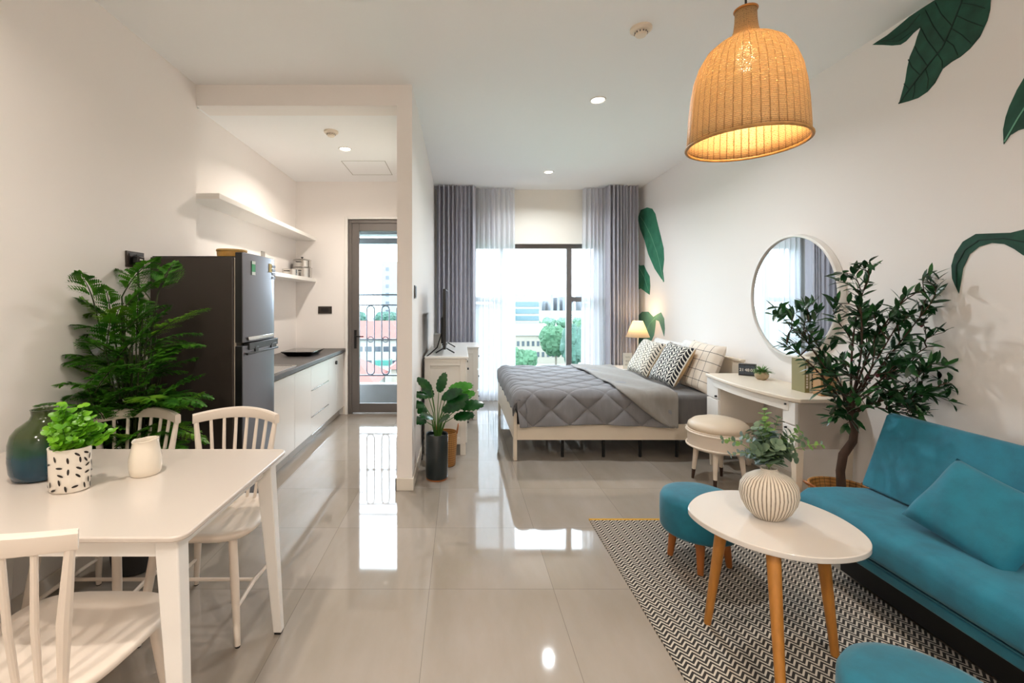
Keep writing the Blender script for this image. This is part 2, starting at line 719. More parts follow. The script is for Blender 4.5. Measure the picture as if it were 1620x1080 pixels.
obj('door_glass', B(DX0 + .135, DX1 - .135, 5.72, 5.726, .13, DZ - .14), M['glass'], dr, smooth=0)
m = MB().box(DX0 + .075, DX0 + .105, 5.685, 5.70, .82, 1.05)
m.tube([(DX0 + .09, 5.69, .97), (DX0 + .09, 5.66, .97), (DX0 + .20, 5.655, .97)], .008)
obj('door_handle', m, M['black'], dr)

# ------------------------------------------------------------------ balcony and world outside
M['concrete'] = mat('pale_balcony_render', '#8A8D90', rough=.85, var=.1, vs=4)
M['balcfloor'] = mat('balcony_tiles', '#8A8C8E', rough=.5, var=.1, vs=4)
struct('balcony_floor', B(-2.3, -.47, 5.85, 6.42, -.2, -.02), M['balcfloor'], smooth=0)
struct('balcony_curb', MB().box(-2.3, -.47, 6.14, 6.30, -.02, .29), M['concrete'], bevel=.01)
struct('balcony_lintel', MB().box(-2.3, -.47, 6.12, 6.34, 2.31, 2.75), M['concrete'], smooth=0)
rk = tag(obj('drying_rail', MB().box(-2.2, -.47, 6.02, 6.08, 2.17, 2.25), mat('grey_rail_metal', '#8B9098', rough=.5, metal=.3), bevel=.005), 'grey horizontal rail hung under the balcony ceiling outside the kitchen door', 'rail')
rl = thing('balcony_railing', 'grey iron balcony railing with long oval loops outside the kitchen door', 'railing', (-1.2, 6.22, .29))
rm = mat('grey_iron', '#5D646C', rough=.5, metal=.5)
m = MB()
for z, h in ((1.50, .024), (1.36, .02), (.89, .016), (.40, .02)):
    m.box(-2.25, -.475, 6.21, 6.235, z - h / 2, z + h / 2)
obj('rail_bar', m, rm, rl, bevel=.003)
for x in (-2.24, -.49):
    obj('post', B(x - .015, x + .015, 6.207, 6.237, .29, 1.49), rm, rl)
for i in range(8):
    cx = -2.04 + .204 * i
    m = MB()
    r, zt, zb = .052, 1.35 - .052, .41 + .052
    pts = [(cx + r * math.cos(a), 6.222, zt + r * math.sin(a)) for a in [PI * k / 8 for k in range(9)]]
    pts += [(cx + r * math.cos(a), 6.222, zb + r * math.sin(a)) for a in [PI + PI * k / 8 for k in range(9)]]
    pts.append(pts[0])
    m.tube(pts, .0095, 8, cap=False)
    ring = [(cx + .038 * math.cos(a), 6.222, .89 + .038 * math.sin(a)) for a in [2 * PI * k / 12 for k in range(13)]]
    m.tube(ring, .0075, 6, cap=False)
    obj('loop_baluster', m, rm, rl)

GZ = -22.0
gm = NT('haze_painted_ground')  # distance haze is mixed into the green and grey ground colours
co = gm.coord()
v1 = gm.noise(co, .012, 6, .7)
v2 = gm.noise(co, .06, 4, .7)
c1 = gm.mix(gm.ramp(v1, .42, .58), '#6B836C', '#8F908E')
gm.l(gm.mix(gm.ramp(v2, .45, .6), c1, '#506D58'), gm.b.inputs['Base Color'])
gm.b.inputs['Roughness'].default_value = 1
struct('ground', B(-2500, 2500, 12, 4000, GZ - .5, GZ), gm.m, smooth=0)


def facade(name, c, rough=.8):
    return mat(name, c, rough=rough, var=.06, vs=.2)


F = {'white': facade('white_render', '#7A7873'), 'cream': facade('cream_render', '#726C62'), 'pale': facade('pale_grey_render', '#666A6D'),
     'red': mat('faded_red_roof_tiles', '#6D332B', rough=.9, var=.15, vs=.5), 'roofw': mat('white_metal_roof', '#767673', rough=.6),
     'win': mat('grey_blue_glazing', '#2B333A', rough=.2), 'tealglass': mat('teal_curtain_glass', '#234047', rough=.15),
     'haze': mat('haze_painted_concrete', '#62666B', rough=.9), 'turq': mat('turquoise_awning_cloth', '#256056', rough=.8),  # 'haze': distance haze painted into the pale colour
     'grey': mat('grey_duct_metal', '#64656A', rough=.7)}


def building(label, x0, x1, y0, y1, zt, wall, rows=(), cols=8, wz=1.4, wfrac=.6, roof=None, rh=3., name='apartment_building', winm=None, group=None, edge=0.8, side=False):
    t = thing(name, label, 'building', ((x0 + x1) / 2, (y0 + y1) / 2, GZ), group)
    obj('wall', B(x0, x1, y0, y1, GZ, zt), wall, t, smooth=0)
    n = 0
    for z in rows:
        p = (x1 - x0) / cols
        for i in range(cols):
            if n >= 90:
                break
            cx = x0 + p * (i + .5)
            wdt = p * wfrac / 2
            obj('window', B(cx - wdt, cx + wdt, y0 - .12, y0 - .01, z - wz / 2, z + wz / 2), winm or F['win'], t, smooth=0)
            n += 1
    if roof:
        m = MB()
        e = edge
        ym = (y0 + y1) / 2
        hx = min(rh * 1.6, (x1 - x0) * .4)
        m.add([(x0 - e, y0 - e, zt), (x1 + e, y0 - e, zt), (x1 + e, y1 + e, zt), (x0 - e, y1 + e, zt), (x0 + hx, ym, zt + rh), (x1 - hx, ym, zt + rh)],
              [(0, 3, 2, 1), (0, 1, 5, 4), (1, 2, 5), (2, 3, 4, 5), (3, 0, 4)])
        obj('roof', m, roof, t, smooth=0)
    return t


# seen through the bedroom window
building('long cream school block with slanted white roof beyond the bedroom window', 6, 41, 177, 195, -10.9, F['cream'], rows=(-14.2, -18.4), cols=18, wz=1.9, wfrac=.5, roof=F['roofw'], rh=4.2, name='school_building')
t = building('office block with bands of teal glass beyond the bedroom window', 22, 48.6, 280, 310, 3.5, F['white'], name='office_building')
for k in range(5):
    z = 1.0 - k * 4.3
    obj('glass_band', B(22.2, 48.4, 279.5, 279.9, z - 1.45, z + 1.45), F['tealglass'], t, smooth=0)
obj('roof_plant_room', B(30, 41, 285, 300, 3.5, 7.2), F['pale'], t, smooth=0)
building('pale apartment block with a grid of windows behind the left sheer curtain', 3.2, 8.3, 92, 108, 1.2, F['pale'], rows=[-1 - 2.6 * k for k in range(7)], cols=4, wz=1.3, name='apartment_building')
for i in range(16):
    x = 250 + i * 21 + R.uniform(-3, 3)
    h = R.uniform(2, 26) if i not in (2, 6, 7, 11) else R.uniform(24, 42)
    wd = R.uniform(7, 14)
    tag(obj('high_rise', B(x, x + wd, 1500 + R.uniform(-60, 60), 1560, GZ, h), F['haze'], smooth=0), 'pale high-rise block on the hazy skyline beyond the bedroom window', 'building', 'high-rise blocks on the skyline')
for i in range(34):
    y = 480 + 55 * (i // 6) + R.uniform(-8, 8)
    x = y * (.17 + .024 * (i % 6)) + R.uniform(-1.5, 1.5)
    wd = R.uniform(5, 10)
    m = B(x, x + wd, y, y + 8, GZ, GZ + R.uniform(3, 7))
    tag(obj('house', m, R.choice((F['white'], F['cream'], F['pale'])), smooth=0), 'small pale house in the distance between green trees beyond the bedroom window', 'house', 'small houses in the distance')

treem = {k: auto_leaf('city_tree_leaves_' + k, a, b, .9, .1) for k, a, b in (('green', '#305137', '#25442D'), ('dark', '#304E43', '#254136'), ('pale', '#466450', '#3D5948'))}  # the pale leaves have distance haze put into their colour
trunkm = mat('grey_brown_trunk', '#595148', rough=.9)


def city_tree(x, y, zc, r, label, kind, squash=1.0, group=None):
    t = thing('broadleaf_tree', label, 'tree', (x, y, GZ), group)
    bm_ = MB()
    for k in range(13):
        a, e = R.uniform(0, 2 * PI), R.uniform(-.6, .9)
        rr = r * R.uniform(.42, .6)
        c = Vector((x, y, zc)) + Vector((math.cos(a), math.sin(a) * .8, e * squash)) * r * (.52 if k else 0)
        if k == 0:
            rr = r * .75
        prof = []
        for i in range(1, 15):
            q = PI * i / 15
            prof.append((rr * math.sin(q), -rr * math.cos(q) * squash))
        seed = R.uniform(0, 50)
        bm_.lathe(prof, c, 22, fn=lambda p, q, s=seed: p * (1 + .13 * math.sin(5 * q + s) * math.sin(p.z * 5 / r + s) + R.uniform(-.15, .15)))
    obj('foliage', bm_, treem[kind], t, smooth=30)
    obj('trunk', MB().tube([(x, y, GZ), (x + .1, y, zc - r * .4)], [r * .09, r * .06], 7), trunkm, t)


city_tree(31.5, 150, -11.5, 5.0, 'round green tree left of the dark window mullion beyond the bedroom window', 'green', 1.15)
city_tree(34.4, 134, -11.0, 4.4, 'tree directly behind the dark window mullion beyond the bedroom window', 'dark', 1.4)
city_tree(43, 156, -10.5, 5.6, 'tree right of the dark window mullion next to the right sheer curtain', 'green', 1.4)
city_tree(17.5, 132, -15.2, 4.4, 'low bushy tree near the left sheer curtain beyond the bedroom window', 'green', .9)
for i in range(14):
    y = 420 + 30 * (i % 2)
    x = 66 + 7.4 * i
    city_tree(x, y, GZ + 5, R.uniform(5.6, 6.4), 'pale green tree in the distant belt of trees beyond the bedroom window', 'pale', .8, 'distant belt of trees')
# seen through the kitchen door
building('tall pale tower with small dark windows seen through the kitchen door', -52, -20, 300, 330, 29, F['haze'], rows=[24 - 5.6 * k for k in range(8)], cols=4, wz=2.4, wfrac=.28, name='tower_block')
building('wide white building with long faded red roof seen through the kitchen door', -44, -6, 118, 136, -8.0, F['white'], rows=(-10.4, -14.0), cols=16, wz=1.3, wfrac=.72, roof=F['red'], rh=4.6, name='school_building')
building('low white house with faded red hip roof at lower left through the kitchen door', -27, -15.2, 78, 92, -12.5, F['white'], roof=F['red'], rh=4.3, name='house')
building('low white house with faded red roof at lower right through the kitchen door', -13.6, -3, 90, 102, -11.5, F['cream'], roof=F['red'], rh=3.0, name='house')
tag(obj('awning', B(-18.2, -14.8, 96, 99, -11.7, -10.6), F['turq'], smooth=0), 'turquoise awning between the red roofs seen through the kitchen door', 'awning')
for i in range(7):
    city_tree(-75 + 14 * i, 200 + R.uniform(-3, 3), -6.5, R.uniform(5, 5.8), 'bushy green tree behind the long red roof seen through the kitchen door', 'dark', .9, 'trees behind the long red roof')

# ------------------------------------------------------------------ curtains


def curtain(name, label, x0, x1, yc, amp, pleats, m, cat='curtain', z0=.02, seed=1, flare=0., lab=None):
    rr = random.Random(seed)
    ph = [rr.uniform(-.5, .5) for _ in range(8)]

    def fn(u, v):
        z = HC - .005 - (HC - .005 - z0) * v
        q = 2 * PI * pleats * u + .5 * math.sin(2 * PI * u * 2.3 + ph[0]) + ph[1] * v * .6
        a = amp * (1 + .25 * math.sin(7 * u + ph[2]))
        sq = math.sin(q)
        y = yc + a * math.copysign(abs(sq) ** .75, sq) + .25 * a * math.sin(2.1 * q + ph[3] + v) + .006 * math.sin(9 * u + 4 * v)
        x = x0 + (x1 - x0) * u + flare * v * (u - .5) * 2 * .5 + .25 * a * math.sin(2 * q)
        return (x, y, z)
    mb = MB().grid(pleats * 14, 14, fn)
    o = obj(name, mb, m, smooth=180)
    tag(o, label, cat)
    return o


curtain('blackout_curtain', 'grey floor-length curtain hanging left of the bedroom window behind the television', -.32, .20, 6.26, .058, 9, M['greycurtain'], seed=3)
curtain('blackout_curtain', 'grey floor-length curtain hanging right of the bedroom window beside the bedside lamp', 2.01, 2.44, 6.26, .058, 9, M['greycurtain'], seed=5)
curtain('sheer_curtain', 'white see-through curtain over the left part of the bedroom window', .21, .76, 6.385, .035, 8, M['sheer'], seed=8, flare=.03)
curtain('sheer_curtain', 'white see-through curtain over the right edge of the bedroom window', 1.72, 2.04, 6.385, .035, 6, M['sheer'], seed=9, flare=.06)

# ------------------------------------------------------------------ painted leaves on the right wall


def mural(label, pts, mids, m, vm, side_veins=0, clipz=HC - .004):
    t = thing('painted_leaf', label, 'wall painting', (XR, pts[0][0], pts[0][1]))
    P = [(XR - .004, min(y, 6.47), min(z, clipz)) for y, z in pts]
    mb = MB().prism(P, (.003, 0, 0))
    obj('leaf_shape', mb, m, t, smooth=0)
    mb = MB()
    for mid, wd in mids:
        q = [(y, z) for y, z in mid if z < clipz and y < 6.47]
        for (ya, za), (yb, zb) in zip(q, q[1:]):
            d = Vector((0, yb - ya, zb - za))
            nrm = Vector((0, -d.z, d.y)).normalized() * wd
            a, b = Vector((XR - .0062, ya, za)), Vector((XR - .0062, yb, zb))
            mb.prism([a + nrm, b + nrm, b - nrm, a - nrm], (.002, 0, 0))
    obj('vein', mb, vm, t, smooth=0)


def veins_for(mid, n, spread, length, wd=.0016):
    out = []
    tot = len(mid) - 1
    for i in range(n):
        t = (i + .6) / n * tot
        k = min(int(t), tot - 1)
        f = t - k
        p = (mid[k][0] + (mid[k + 1][0] - mid[k][0]) * f, mid[k][1] + (mid[k + 1][1] - mid[k][1]) * f)
        d = math.atan2(mid[k + 1][1] - mid[k][1], mid[k + 1][0] - mid[k][0])
        L = length * math.sin(PI * min(1, max(0.08, (i + .8) / (n + .6))))
        for sg in (-1, 1):
            pts = []
            for s in range(4):
                a = d + sg * (spread - .18 * s)
                if s == 0:
                    pts.append(p)
                else:
                    q = pts[-1]
                    pts.append((q[0] + L / 3 * math.cos(a), q[1] + L / 3 * math.sin(a)))
            out.append((pts, wd))
    return out


Am = [(6.38, 2.60), (6.238, 2.489), (6.032, 2.285), (5.838, 2.029), (5.728, 1.818), (5.657, 1.647)]
mural('long painted green leaf on the right wall beside the grey curtain', [(6.506, 2.6), (6.369, 2.689), (6.154, 2.679), (5.992, 2.628), (5.895, 2.543), (5.82, 2.39), (5.728, 2.215), (5.657, 2.071), (5.64, 1.928), (5.675, 1.79), (5.64, 1.646), (5.728, 1.698), (5.914, 1.832), (6.113, 2.042), (6.238, 2.246), (6.392, 2.428)],
      [(Am, .005)], M['leafpaint'], M['vein'])
mural('short painted green leaf on the right wall under the long leaf by the curtain', [(6.483, 1.947), (6.392, 1.913), (6.26, 1.91), (6.175, 1.826), (6.072, 1.743), (6.052, 1.615), (6.072, 1.498), (6.196, 1.535), (6.369, 1.592), (6.46, 1.577)],
      [([(6.44, 1.9), (6.25, 1.75), (6.1, 1.55)], .004)], M['leafpaint'], M['vein'])
mural('painted green leaf with curled tip on the right wall behind the bedside lamp', [(6.483, 1.2), (6.325, 1.266), (6.113, 1.27), (5.953, 1.206), (5.838, 1.242), (5.728, 1.269), (5.64, 1.192), (5.622, 1.068), (5.64, 0.973), (5.71, 1.063), (5.783, 1.155), (5.876, 1.168), (5.895, 1.085), (5.934, 0.968), (6.072, 0.832), (6.281, 0.717), (6.483, 0.66)],
      [([(5.90, 1.19), (6.05, 1.12), (6.2, 0.98), (6.35, .78)], .005)], mat('painted_pale_green_leaf', '#5E9480', rough=.7, var=.25, vs=6), M['vein'])
Dv = [(2.621, 2.53), (2.489, 2.642), (2.384, 2.721), (2.335, 2.807), (2.294, 2.894), (2.286, 2.967)]
mural('large dark green painted leaf on the right wall meeting the ceiling', [(2.79, 2.965), (2.76, 2.967), (2.695, 2.967), (2.632, 2.978), (2.558, 2.993), (2.489, 2.995), (2.23, 2.995), (2.166, 2.86), (2.171, 2.782), (2.182, 2.737), (2.213, 2.677), (2.257, 2.643), (2.3, 2.626), (2.341, 2.622), (2.384, 2.609), (2.403, 2.582), (2.422, 2.554), (2.462, 2.525), (2.513, 2.514), (2.566, 2.52), (2.621, 2.53), (2.584, 2.643), (2.573, 2.709), (2.558, 2.766), (2.53, 2.814), (2.516, 2.855), (2.495, 2.898), (2.537, 2.888), (2.58, 2.867), (2.613, 2.865), (2.663, 2.889), (2.719, 2.924)],
      [(Dv, .0032), ([(2.50, 2.635), (2.545, 2.70), (2.565, 2.755)], .0018), ([(2.46, 2.665), (2.51, 2.76), (2.53, 2.81)], .0018), ([(2.41, 2.705), (2.46, 2.80), (2.50, 2.90)], .0018), ([(2.375, 2.745), (2.43, 2.86), (2.47, 2.97)], .0018), ([(2.34, 2.81), (2.39, 2.90), (2.42, 2.98)], .0018),
       ([(2.56, 2.585), (2.59, 2.63)], .0015), ([(2.53, 2.61), (2.53, 2.56), (2.54, 2.525)], .0015), ([(2.47, 2.655), (2.455, 2.59), (2.46, 2.54)], .0015), ([(2.41, 2.705), (2.385, 2.65), (2.385, 2.615)], .0015), ([(2.37, 2.755), (2.33, 2.70), (2.31, 2.64)], .0015), ([(2.345, 2.80), (2.29, 2.73), (2.25, 2.665)], .0015), ([(2.32, 2.85), (2.26, 2.78), (2.20, 2.72)], .0015), ([(2.30, 2.90), (2.24, 2.85), (2.19, 2.80)], .0015),
       ([(2.76, 2.962), (2.66, 2.925), (2.57, 2.93), (2.50, 2.97)], .002), ([(2.70, 2.935), (2.62, 2.89), (2.54, 2.90)], .0014)], M['leafdark'], M['veind'])
mural('dark green painted leaf cut by the right edge above the sofa', [(2.038, 2.393), (2.065, 2.35), (2.094, 2.287), (2.108, 2.244), (2.118, 2.189), (2.116, 2.12), (2.091, 2.153), (2.061, 2.164), (1.997, 2.162), (1.93, 2.22), (1.90, 2.33), (1.976, 2.42)],
      [([(2.112, 2.13), (2.06, 2.22), (1.98, 2.34)], .003)], M['leafdark'], M['vein'])
mural('arched dark green painted leaf drooping on the right wall above the sofa', [(2.338, 1.51), (2.341, 1.575), (2.326, 1.632), (2.288, 1.691), (2.23, 1.721), (2.151, 1.712), (2.089, 1.705), (2.031, 1.713), (1.96, 1.72), (1.90, 1.66), (1.92, 1.57), (1.997, 1.58), (2.042, 1.596), (2.075, 1.628), (2.113, 1.656), (2.163, 1.668), (2.216, 1.657), (2.257, 1.625), (2.288, 1.555), (2.306, 1.431), (2.326, 1.477)],
      [([(2.315, 1.46), (2.318, 1.573), (2.277, 1.649), (2.216, 1.688), (2.113, 1.682), (2.008, 1.645)], .0025)], M['leafdark'], M['veind'])

# ------------------------------------------------------------------ ceiling fixtures
ledm = mat('lit_downlight_lens', '#FFFFFF', emis='#FFF0D8', es=14)


def downlight(x, y, z, label, power=LAMP, c=NEUT, blend=.5, ang=150):
    t = thing('ceiling_downlight', label, 'ceiling light', (x, y, z), None)
    m = MB().lathe([(.045, -.001), (.055, -.008), (.062, -.008), (.066, -.001)], (x, y, z), 28, capb=False, capt=False)
    obj('trim_ring', m, M['white'], t)
    m = MB().lathe([(.0, -.004), (.046, -.004)], (x, y, z), 28, capb=False, capt=False)
    obj('lens', m, ledm, t)
    l = bpy.data.lights.new('downlight_lamp', 'AREA')
    l.shape = 'DISK'
    l.size = .09
    l.energy = power
    l.color = c
    l.spread = math.radians(ang)
    o = bpy.data.objects.new('downlight_lamp', l)
    col.objects.link(o)
    o.parent = t
    o.location = (0, 0, -.014)
    return t


downlight(1.09, 5.60, HC, 'round downlight in the ceiling nearest the bedroom window', LAMP * .7, (.88, .95, 1.0))
downlight(1.096, 3.62, HC, 'round downlight in the ceiling midway between lampshade and bed', LAMP * .75, (.95, .98, 1.0))
downlight(-1.13, 4.47, 2.9, 'round downlight in the kitchen ceiling', LAMP * .8, WARM)
downlight(-1.1, 1.0, HC, 'unseen downlight added to the ceiling over the dining table for fill light', LAMP * .6, WARM)  # out of view, added to light the dining end
downlight(1.09, -.3, HC, 'unseen fill downlight added to the ceiling over the near end of the sofa', LAMP, WARM)  # out of view, added as general fill light
downlight(-1.1, -.9, HC, 'unseen added downlight in the ceiling at the left, behind the dining table', LAMP, WARM)  # out of view, added for general light and the chair spindle shadows
downlight(.1, -2.2, HC, 'unseen fill downlight added to the ceiling near the rear wall', LAMP, WARM)  # unseen lamp added to brighten the room by bounce


def detector(x, y, z, label):
    t = thing('smoke_detector', label, 'smoke detector', (x, y, z))
    obj('base', MB().lathe([(.062, 0), (.062, -.012), (.050, -.022), (.040, -.022)], (x, y, z), 28), M['creamwood'], t)
    obj('sensor', MB().lathe([(.034, -.022), (.034, -.036), (.028, -.046), (.010, -.048)], (x, y, z), 28), M['creamwood'], t)
    m = MB()
    for k in range(12):
        a = 2 * PI * k / 12
        m.box(x + .0345 * math.cos(a) - .003, x + .0345 * math.cos(a) + .003, y + .0345 * math.sin(a) - .003, y + .0345 * math.sin(a) + .003, z - .034, z - .026)
    obj('vent_slot', m, M['darkframe'], t)


detector(1.065, 2.68, HC, 'cream smoke detector on the main ceiling left of the rattan lamp')
detector(-1.14, 4.02, 2.9, 'cream smoke detector on the kitchen ceiling')
m = MB()
x0, x1, ya, yb = -1.27, -.80, 4.85, 5.38
for a in ((x0, x0 + .006, ya, yb), (x1 - .006, x1, ya, yb), (x0, x1, ya, ya + .006), (x0, x1, yb - .006, yb)):
    m.box(a[0], a[1], a[2], a[3], 2.8985, 2.8998)
hp = obj('trim_2', m, mat('access_panel_gap', '#A9A39A', rough=.8), smooth=0)
hp['kind'] = 'structure'

# ------------------------------------------------------------------ rattan pendant
px, py = 1.067, 1.70
t = thing('pendant_lamp', 'large bell-shaped woven rattan pendant lamp hanging from the ceiling', 'pendant lamp', (px, py, 1.975))
prof = [(.199, 0), (.197, .05), (.193, .12), (.186, .19), (.175, .25), (.158, .30), (.132, .345), (.100, .372), (.070, .388), (.050, .402), (.041, .425), (.037, .46), (.036, .50)]
obj('lamp_shade', MB().lathe(prof, (px, py, 1.975), 80, capb=False, capt=False), M['lamprattan'], t, smooth=60, solid=.004)
ring = [(px + .2 * math.cos(2 * PI * k / 48), py + .2 * math.sin(2 * PI * k / 48), 1.975) for k in range(49)]
obj('rim', MB().tube(ring, .006, 8, cap=False), mat('rattan_cane_rim', '#B98A4C', rough=.5, var=.3, vs=30), t)
ring = [(px + .037 * math.cos(2 * PI * k / 24), py + .037 * math.sin(2 * PI * k / 24), 2.475) for k in range(25)]
obj('top_ring', MB().tube(ring, .004, 8, cap=False), M['beech'], t)
obj('cord', MB().tube([(px, py, 2.40), (px, py, HC)], .004, 8), M['black'], t)
obj('lamp_holder', MB().lathe([(.02, 2.35), (.02, 2.40), (.008, 2.41)], (px, py, 0), 16), M['black'], t)
obj('ceiling_rose', MB().lathe([(.05, HC - .025), (.05, HC - .001)], (px, py, 0), 24), M['white'], t)
bulbm = mat('lit_bulb_glass', '#FFFFFF', emis='#FFD9A0', es=45)
obj('bulb', MB().lathe([(.004, 2.245), (.022, 2.255), (.032, 2.28), (.030, 2.31), (.018, 2.34), (.014, 2.355)], (px, py, 0), 20), bulbm, t, smooth=80)
l = bpy.data.lights.new('pendant_bulb_light', 'POINT')
l.energy = 9
l.color = (1, .78, .50)
l.shadow_soft_size = .03
o = bpy.data.objects.new('pendant_bulb_light', l)
col.objects.link(o)
o.parent = t
o.location = (0, 0, .245)

# ------------------------------------------------------------------ kitchen
tag(obj('wall_shelf', B(-2.05, -1.80, 3.40, 5.68, 2.163, 2.205), M['white'], bevel=.003), 'long empty white shelf high on the left kitchen wall', 'shelf')
tag(obj('wall_shelf', B(-2.05, -1.80, 3.95, 5.68, 1.648, 1.690), M['white'], bevel=.003), 'lower white shelf on the kitchen wall carrying the steel pots', 'shelf')

# fridge
FX, FB, FY0, FY1 = -1.345, -1.93, 2.83, 3.36
t = thing('refrigerator', 'tall dark grey two-door refrigerator beside the kitchen counter', 'refrigerator', (-1.65, 3.1, 0))
obj('cabinet_body', B(FB, FX - .065, FY0, FY1, .05, 1.67), M['fridge'], t, bevel=.008)
obj('top_cover', B(FB + .01, FX - .07, FY0 + .01, FY1 - .01, 1.67, 1.676), M['black'], t)
obj('door_gasket', B(FX - .065, FX - .052, FY0 + .008, FY1 - .008, .07, 1.665), mat('pale_gasket', '#A89F92', rough=.6), t)


def fdoor(z0, z1):
    n = 14
    pts = []
    for i in range(n + 1):
        u = i / n
        y = FY0 + (FY1 - FY0) * u
        bow = .012 * (1 - (2 * u - 1) ** 2) - .028 * max(0, (u - .82) / .18) ** 2
        pts.append((FX - .006 + bow, y, z0))
    pts += [(FX - .052, FY1, z0), (FX - .052, FY0, z0)]
    return MB().prism(pts, (0, 0, z1 - z0))


for nm, z0, z1 in (('freezer_door', 1.135, 1.70), ('fridge_door', .06, 1.115)):
    d = obj(nm, fdoor(z0, z1), M['fridoor'], t, smooth=25, bevel=.003)
    # dark edge of the door
    obj('door_side', B(FX - .053, FX - .012, FY0 - .0015, FY0, z0 + .002, z1 - .002), M['black'], d, smooth=0)
    if nm == 'freezer_door':
        obj('handle', B(FX + .002, FX + .010, FY0 + .05, FY1 - .10, 1.145, 1.168), M['chrome'], d, bevel=.003)
        m = B(FX + .0035, FX + .0045, FY0 + .10, FY0 + .15, 1.565, 1.655)
        obj('energy_label', m, mat('green_paper_label', '#3FA36B', rough=.6), d, smooth=0)
        m = MB().box(FX + .0047, FX + .0053, FY0 + .10, FY0 + .15, 1.565, 1.585).box(FX + .0047, FX + .0053, FY0 + .10, FY0 + .15, 1.635, 1.655)
        obj('label_text_band', m, mat('white_paper_label', '#D9E4DC', rough=.6), d, smooth=0)
        obj('price_sticker', B(FX + .002, FX + .0075, FY1 - .17, FY1 - .125, 1.60, 1.66), mat('yellow_sticker', '#C9B56A', rough=.6), d, smooth=0)
        m = MB()
        for k in range(4):
            m.box(FX - .006, FX + .0055, FY1 - .112, FY1 - .06, 1.555 + k * .027, 1.573 + k * .027)
        obj('feature_sticker', m, mat('pale_blue_sticker', '#A9B8D0', rough=.5), d, smooth=0)
    else:
        m = MB().box(FX - .03, FX + .008, FY0 + .06, FY1 - .02, 1.085, 1.13).box(FX, FX + .012, FY0 + .03, FY1 - .02, 1.055, 1.068).box(FX, FX + .010, FY0 + .14, FY0 + .19, 1.06, 1.10).box(FX, FX + .010, FY1 - .14, FY1 - .05, 1.06, 1.10)
        obj('handle', m, M['black'], d, bevel=.003)
for x in (FB + .05, FX - .12):
    for y in (FY0 + .05, FY1 - .05):
        obj('foot', MB().lathe([(.02, 0), (.02, .052)], (x, y, 0), 12), M['black'], t)

# round bamboo box on the fridge
t = thing('bamboo_box', 'round yellow bamboo box lying on top of the refrigerator', 'box', (-1.545, 3.08, 1.676))
obj('bowl', MB().lathe([(.075, 0), (.088, .006), (.092, .045), (.090, .052)], (-1.545, 3.08, 1.676), 32), mat('yellow_bamboo', '#C8963F', rough=.45, var=.2, vs=20), t)
obj('lid', MB().lathe([(.094, .052), (.096, .056), (.094, .066), (.02, .070)], (-1.545, 3.08, 1.676), 32), mat('pale_bamboo', '#D8B068', rough=.45, var=.2, vs=20), t)

# wall plates
def plate(label, cat, name, lo, hi, face, m1, inner):
    c = [(a + b) / 2 for a, b in zip(lo, hi)]
    t = thing(name, label, cat, c)
    obj('plate', MB().box(lo[0], hi[0], lo[1], hi[1], lo[2], hi[2]), m1, t, bevel=.002)
    for (la, ha) in inner:
        obj('rocker', MB().box(la[0], ha[0], la[1], ha[1], la[2], ha[2]), face, t, bevel=.001)
    return t


dk = mat('dark_brown_plastic', '#3A322C', rough=.3)
dk2 = mat('darker_brown_plastic', '#1E1A18', rough=.3)
sk = plate('black wall socket with the plug of the refrigerator, left of the refrigerator', 'socket', 'wall_socket', (XL, 2.655, 1.595), (XL + .012, 2.80, 1.69), dk2, dk, [((XL + .010, 2.67, 1.61), (XL + .016, 2.725, 1.675)), ((XL + .010, 2.73, 1.61), (XL + .016, 2.785, 1.675))])
pg = thing('power_plug', 'black plug and cable in the wall socket beside the refrigerator', 'plug', (XL + .03, 2.715, 1.64))
obj('plug_body', MB().box(XL + .016, XL + .055, 2.69, 2.745, 1.62, 1.662), M['black'], pg, bevel=.008)
obj('plug_mark', B(XL + .0552, XL + .0560, 2.70, 2.725, 1.637, 1.644), M['white'], pg, smooth=0)
obj('cable', MB().tube([(XL + .045, 2.70, 1.63), (XL + .045, 2.70, 1.55), (XL + .04, 2.72, 1.40), (XL + .035, 2.75, 1.2), (XL + .03, 2.745, 1.0), (XL + .02, 2.77, .6), (XL + .02, 2.80, .1), (XL + .05, 2.86, .012), (XL + .05, 3.2, .012)], .0055, 8), M['black'], pg)
plate('dark socket plate on the kitchen end wall above the counter', 'socket', 'wall_socket', (-1.77, 5.668, 1.255), (-1.60, 5.68, 1.345), dk2, dk, [((-1.735, 5.664, 1.275), (-1.635, 5.67, 1.325))])
plate('small grey switch plate on the kitchen wall above the refrigerator', 'switch', 'wall_switch', (-2.05, 4.68, 1.80), (-2.04, 4.76, 1.92), mat('grey_rocker', '#8F8B84', rough=.4), mat('grey_plate', '#A8A49C', rough=.4), [((-2.041, 4.69, 1.81), (-2.036, 4.75, 1.855)), ((-2.041, 4.69, 1.865), (-2.036, 4.75, 1.91))])
plate('slim dark switch plate on the edge of the bedroom partition wall', 'switch', 'wall_switch', (-.356, 3.50, 1.42), (-.346, 3.60, 1.52), dk2, mat('grey_switch', '#6A6662', rough=.4), [((-.347, 3.51, 1.43), (-.343, 3.59, 1.51))])

# counter
CF, CY0, CY1 = -1.455, 3.42, 5.66
obj_wt = obj('kitchen_worktop', MB().box(-2.05, -1.425, CY0, 5.68, .782, .822), M['counter'], bevel=.004)
tag(obj_wt, 'dark grey kitchen worktop running from the refrigerator to the end wall', 'worktop')


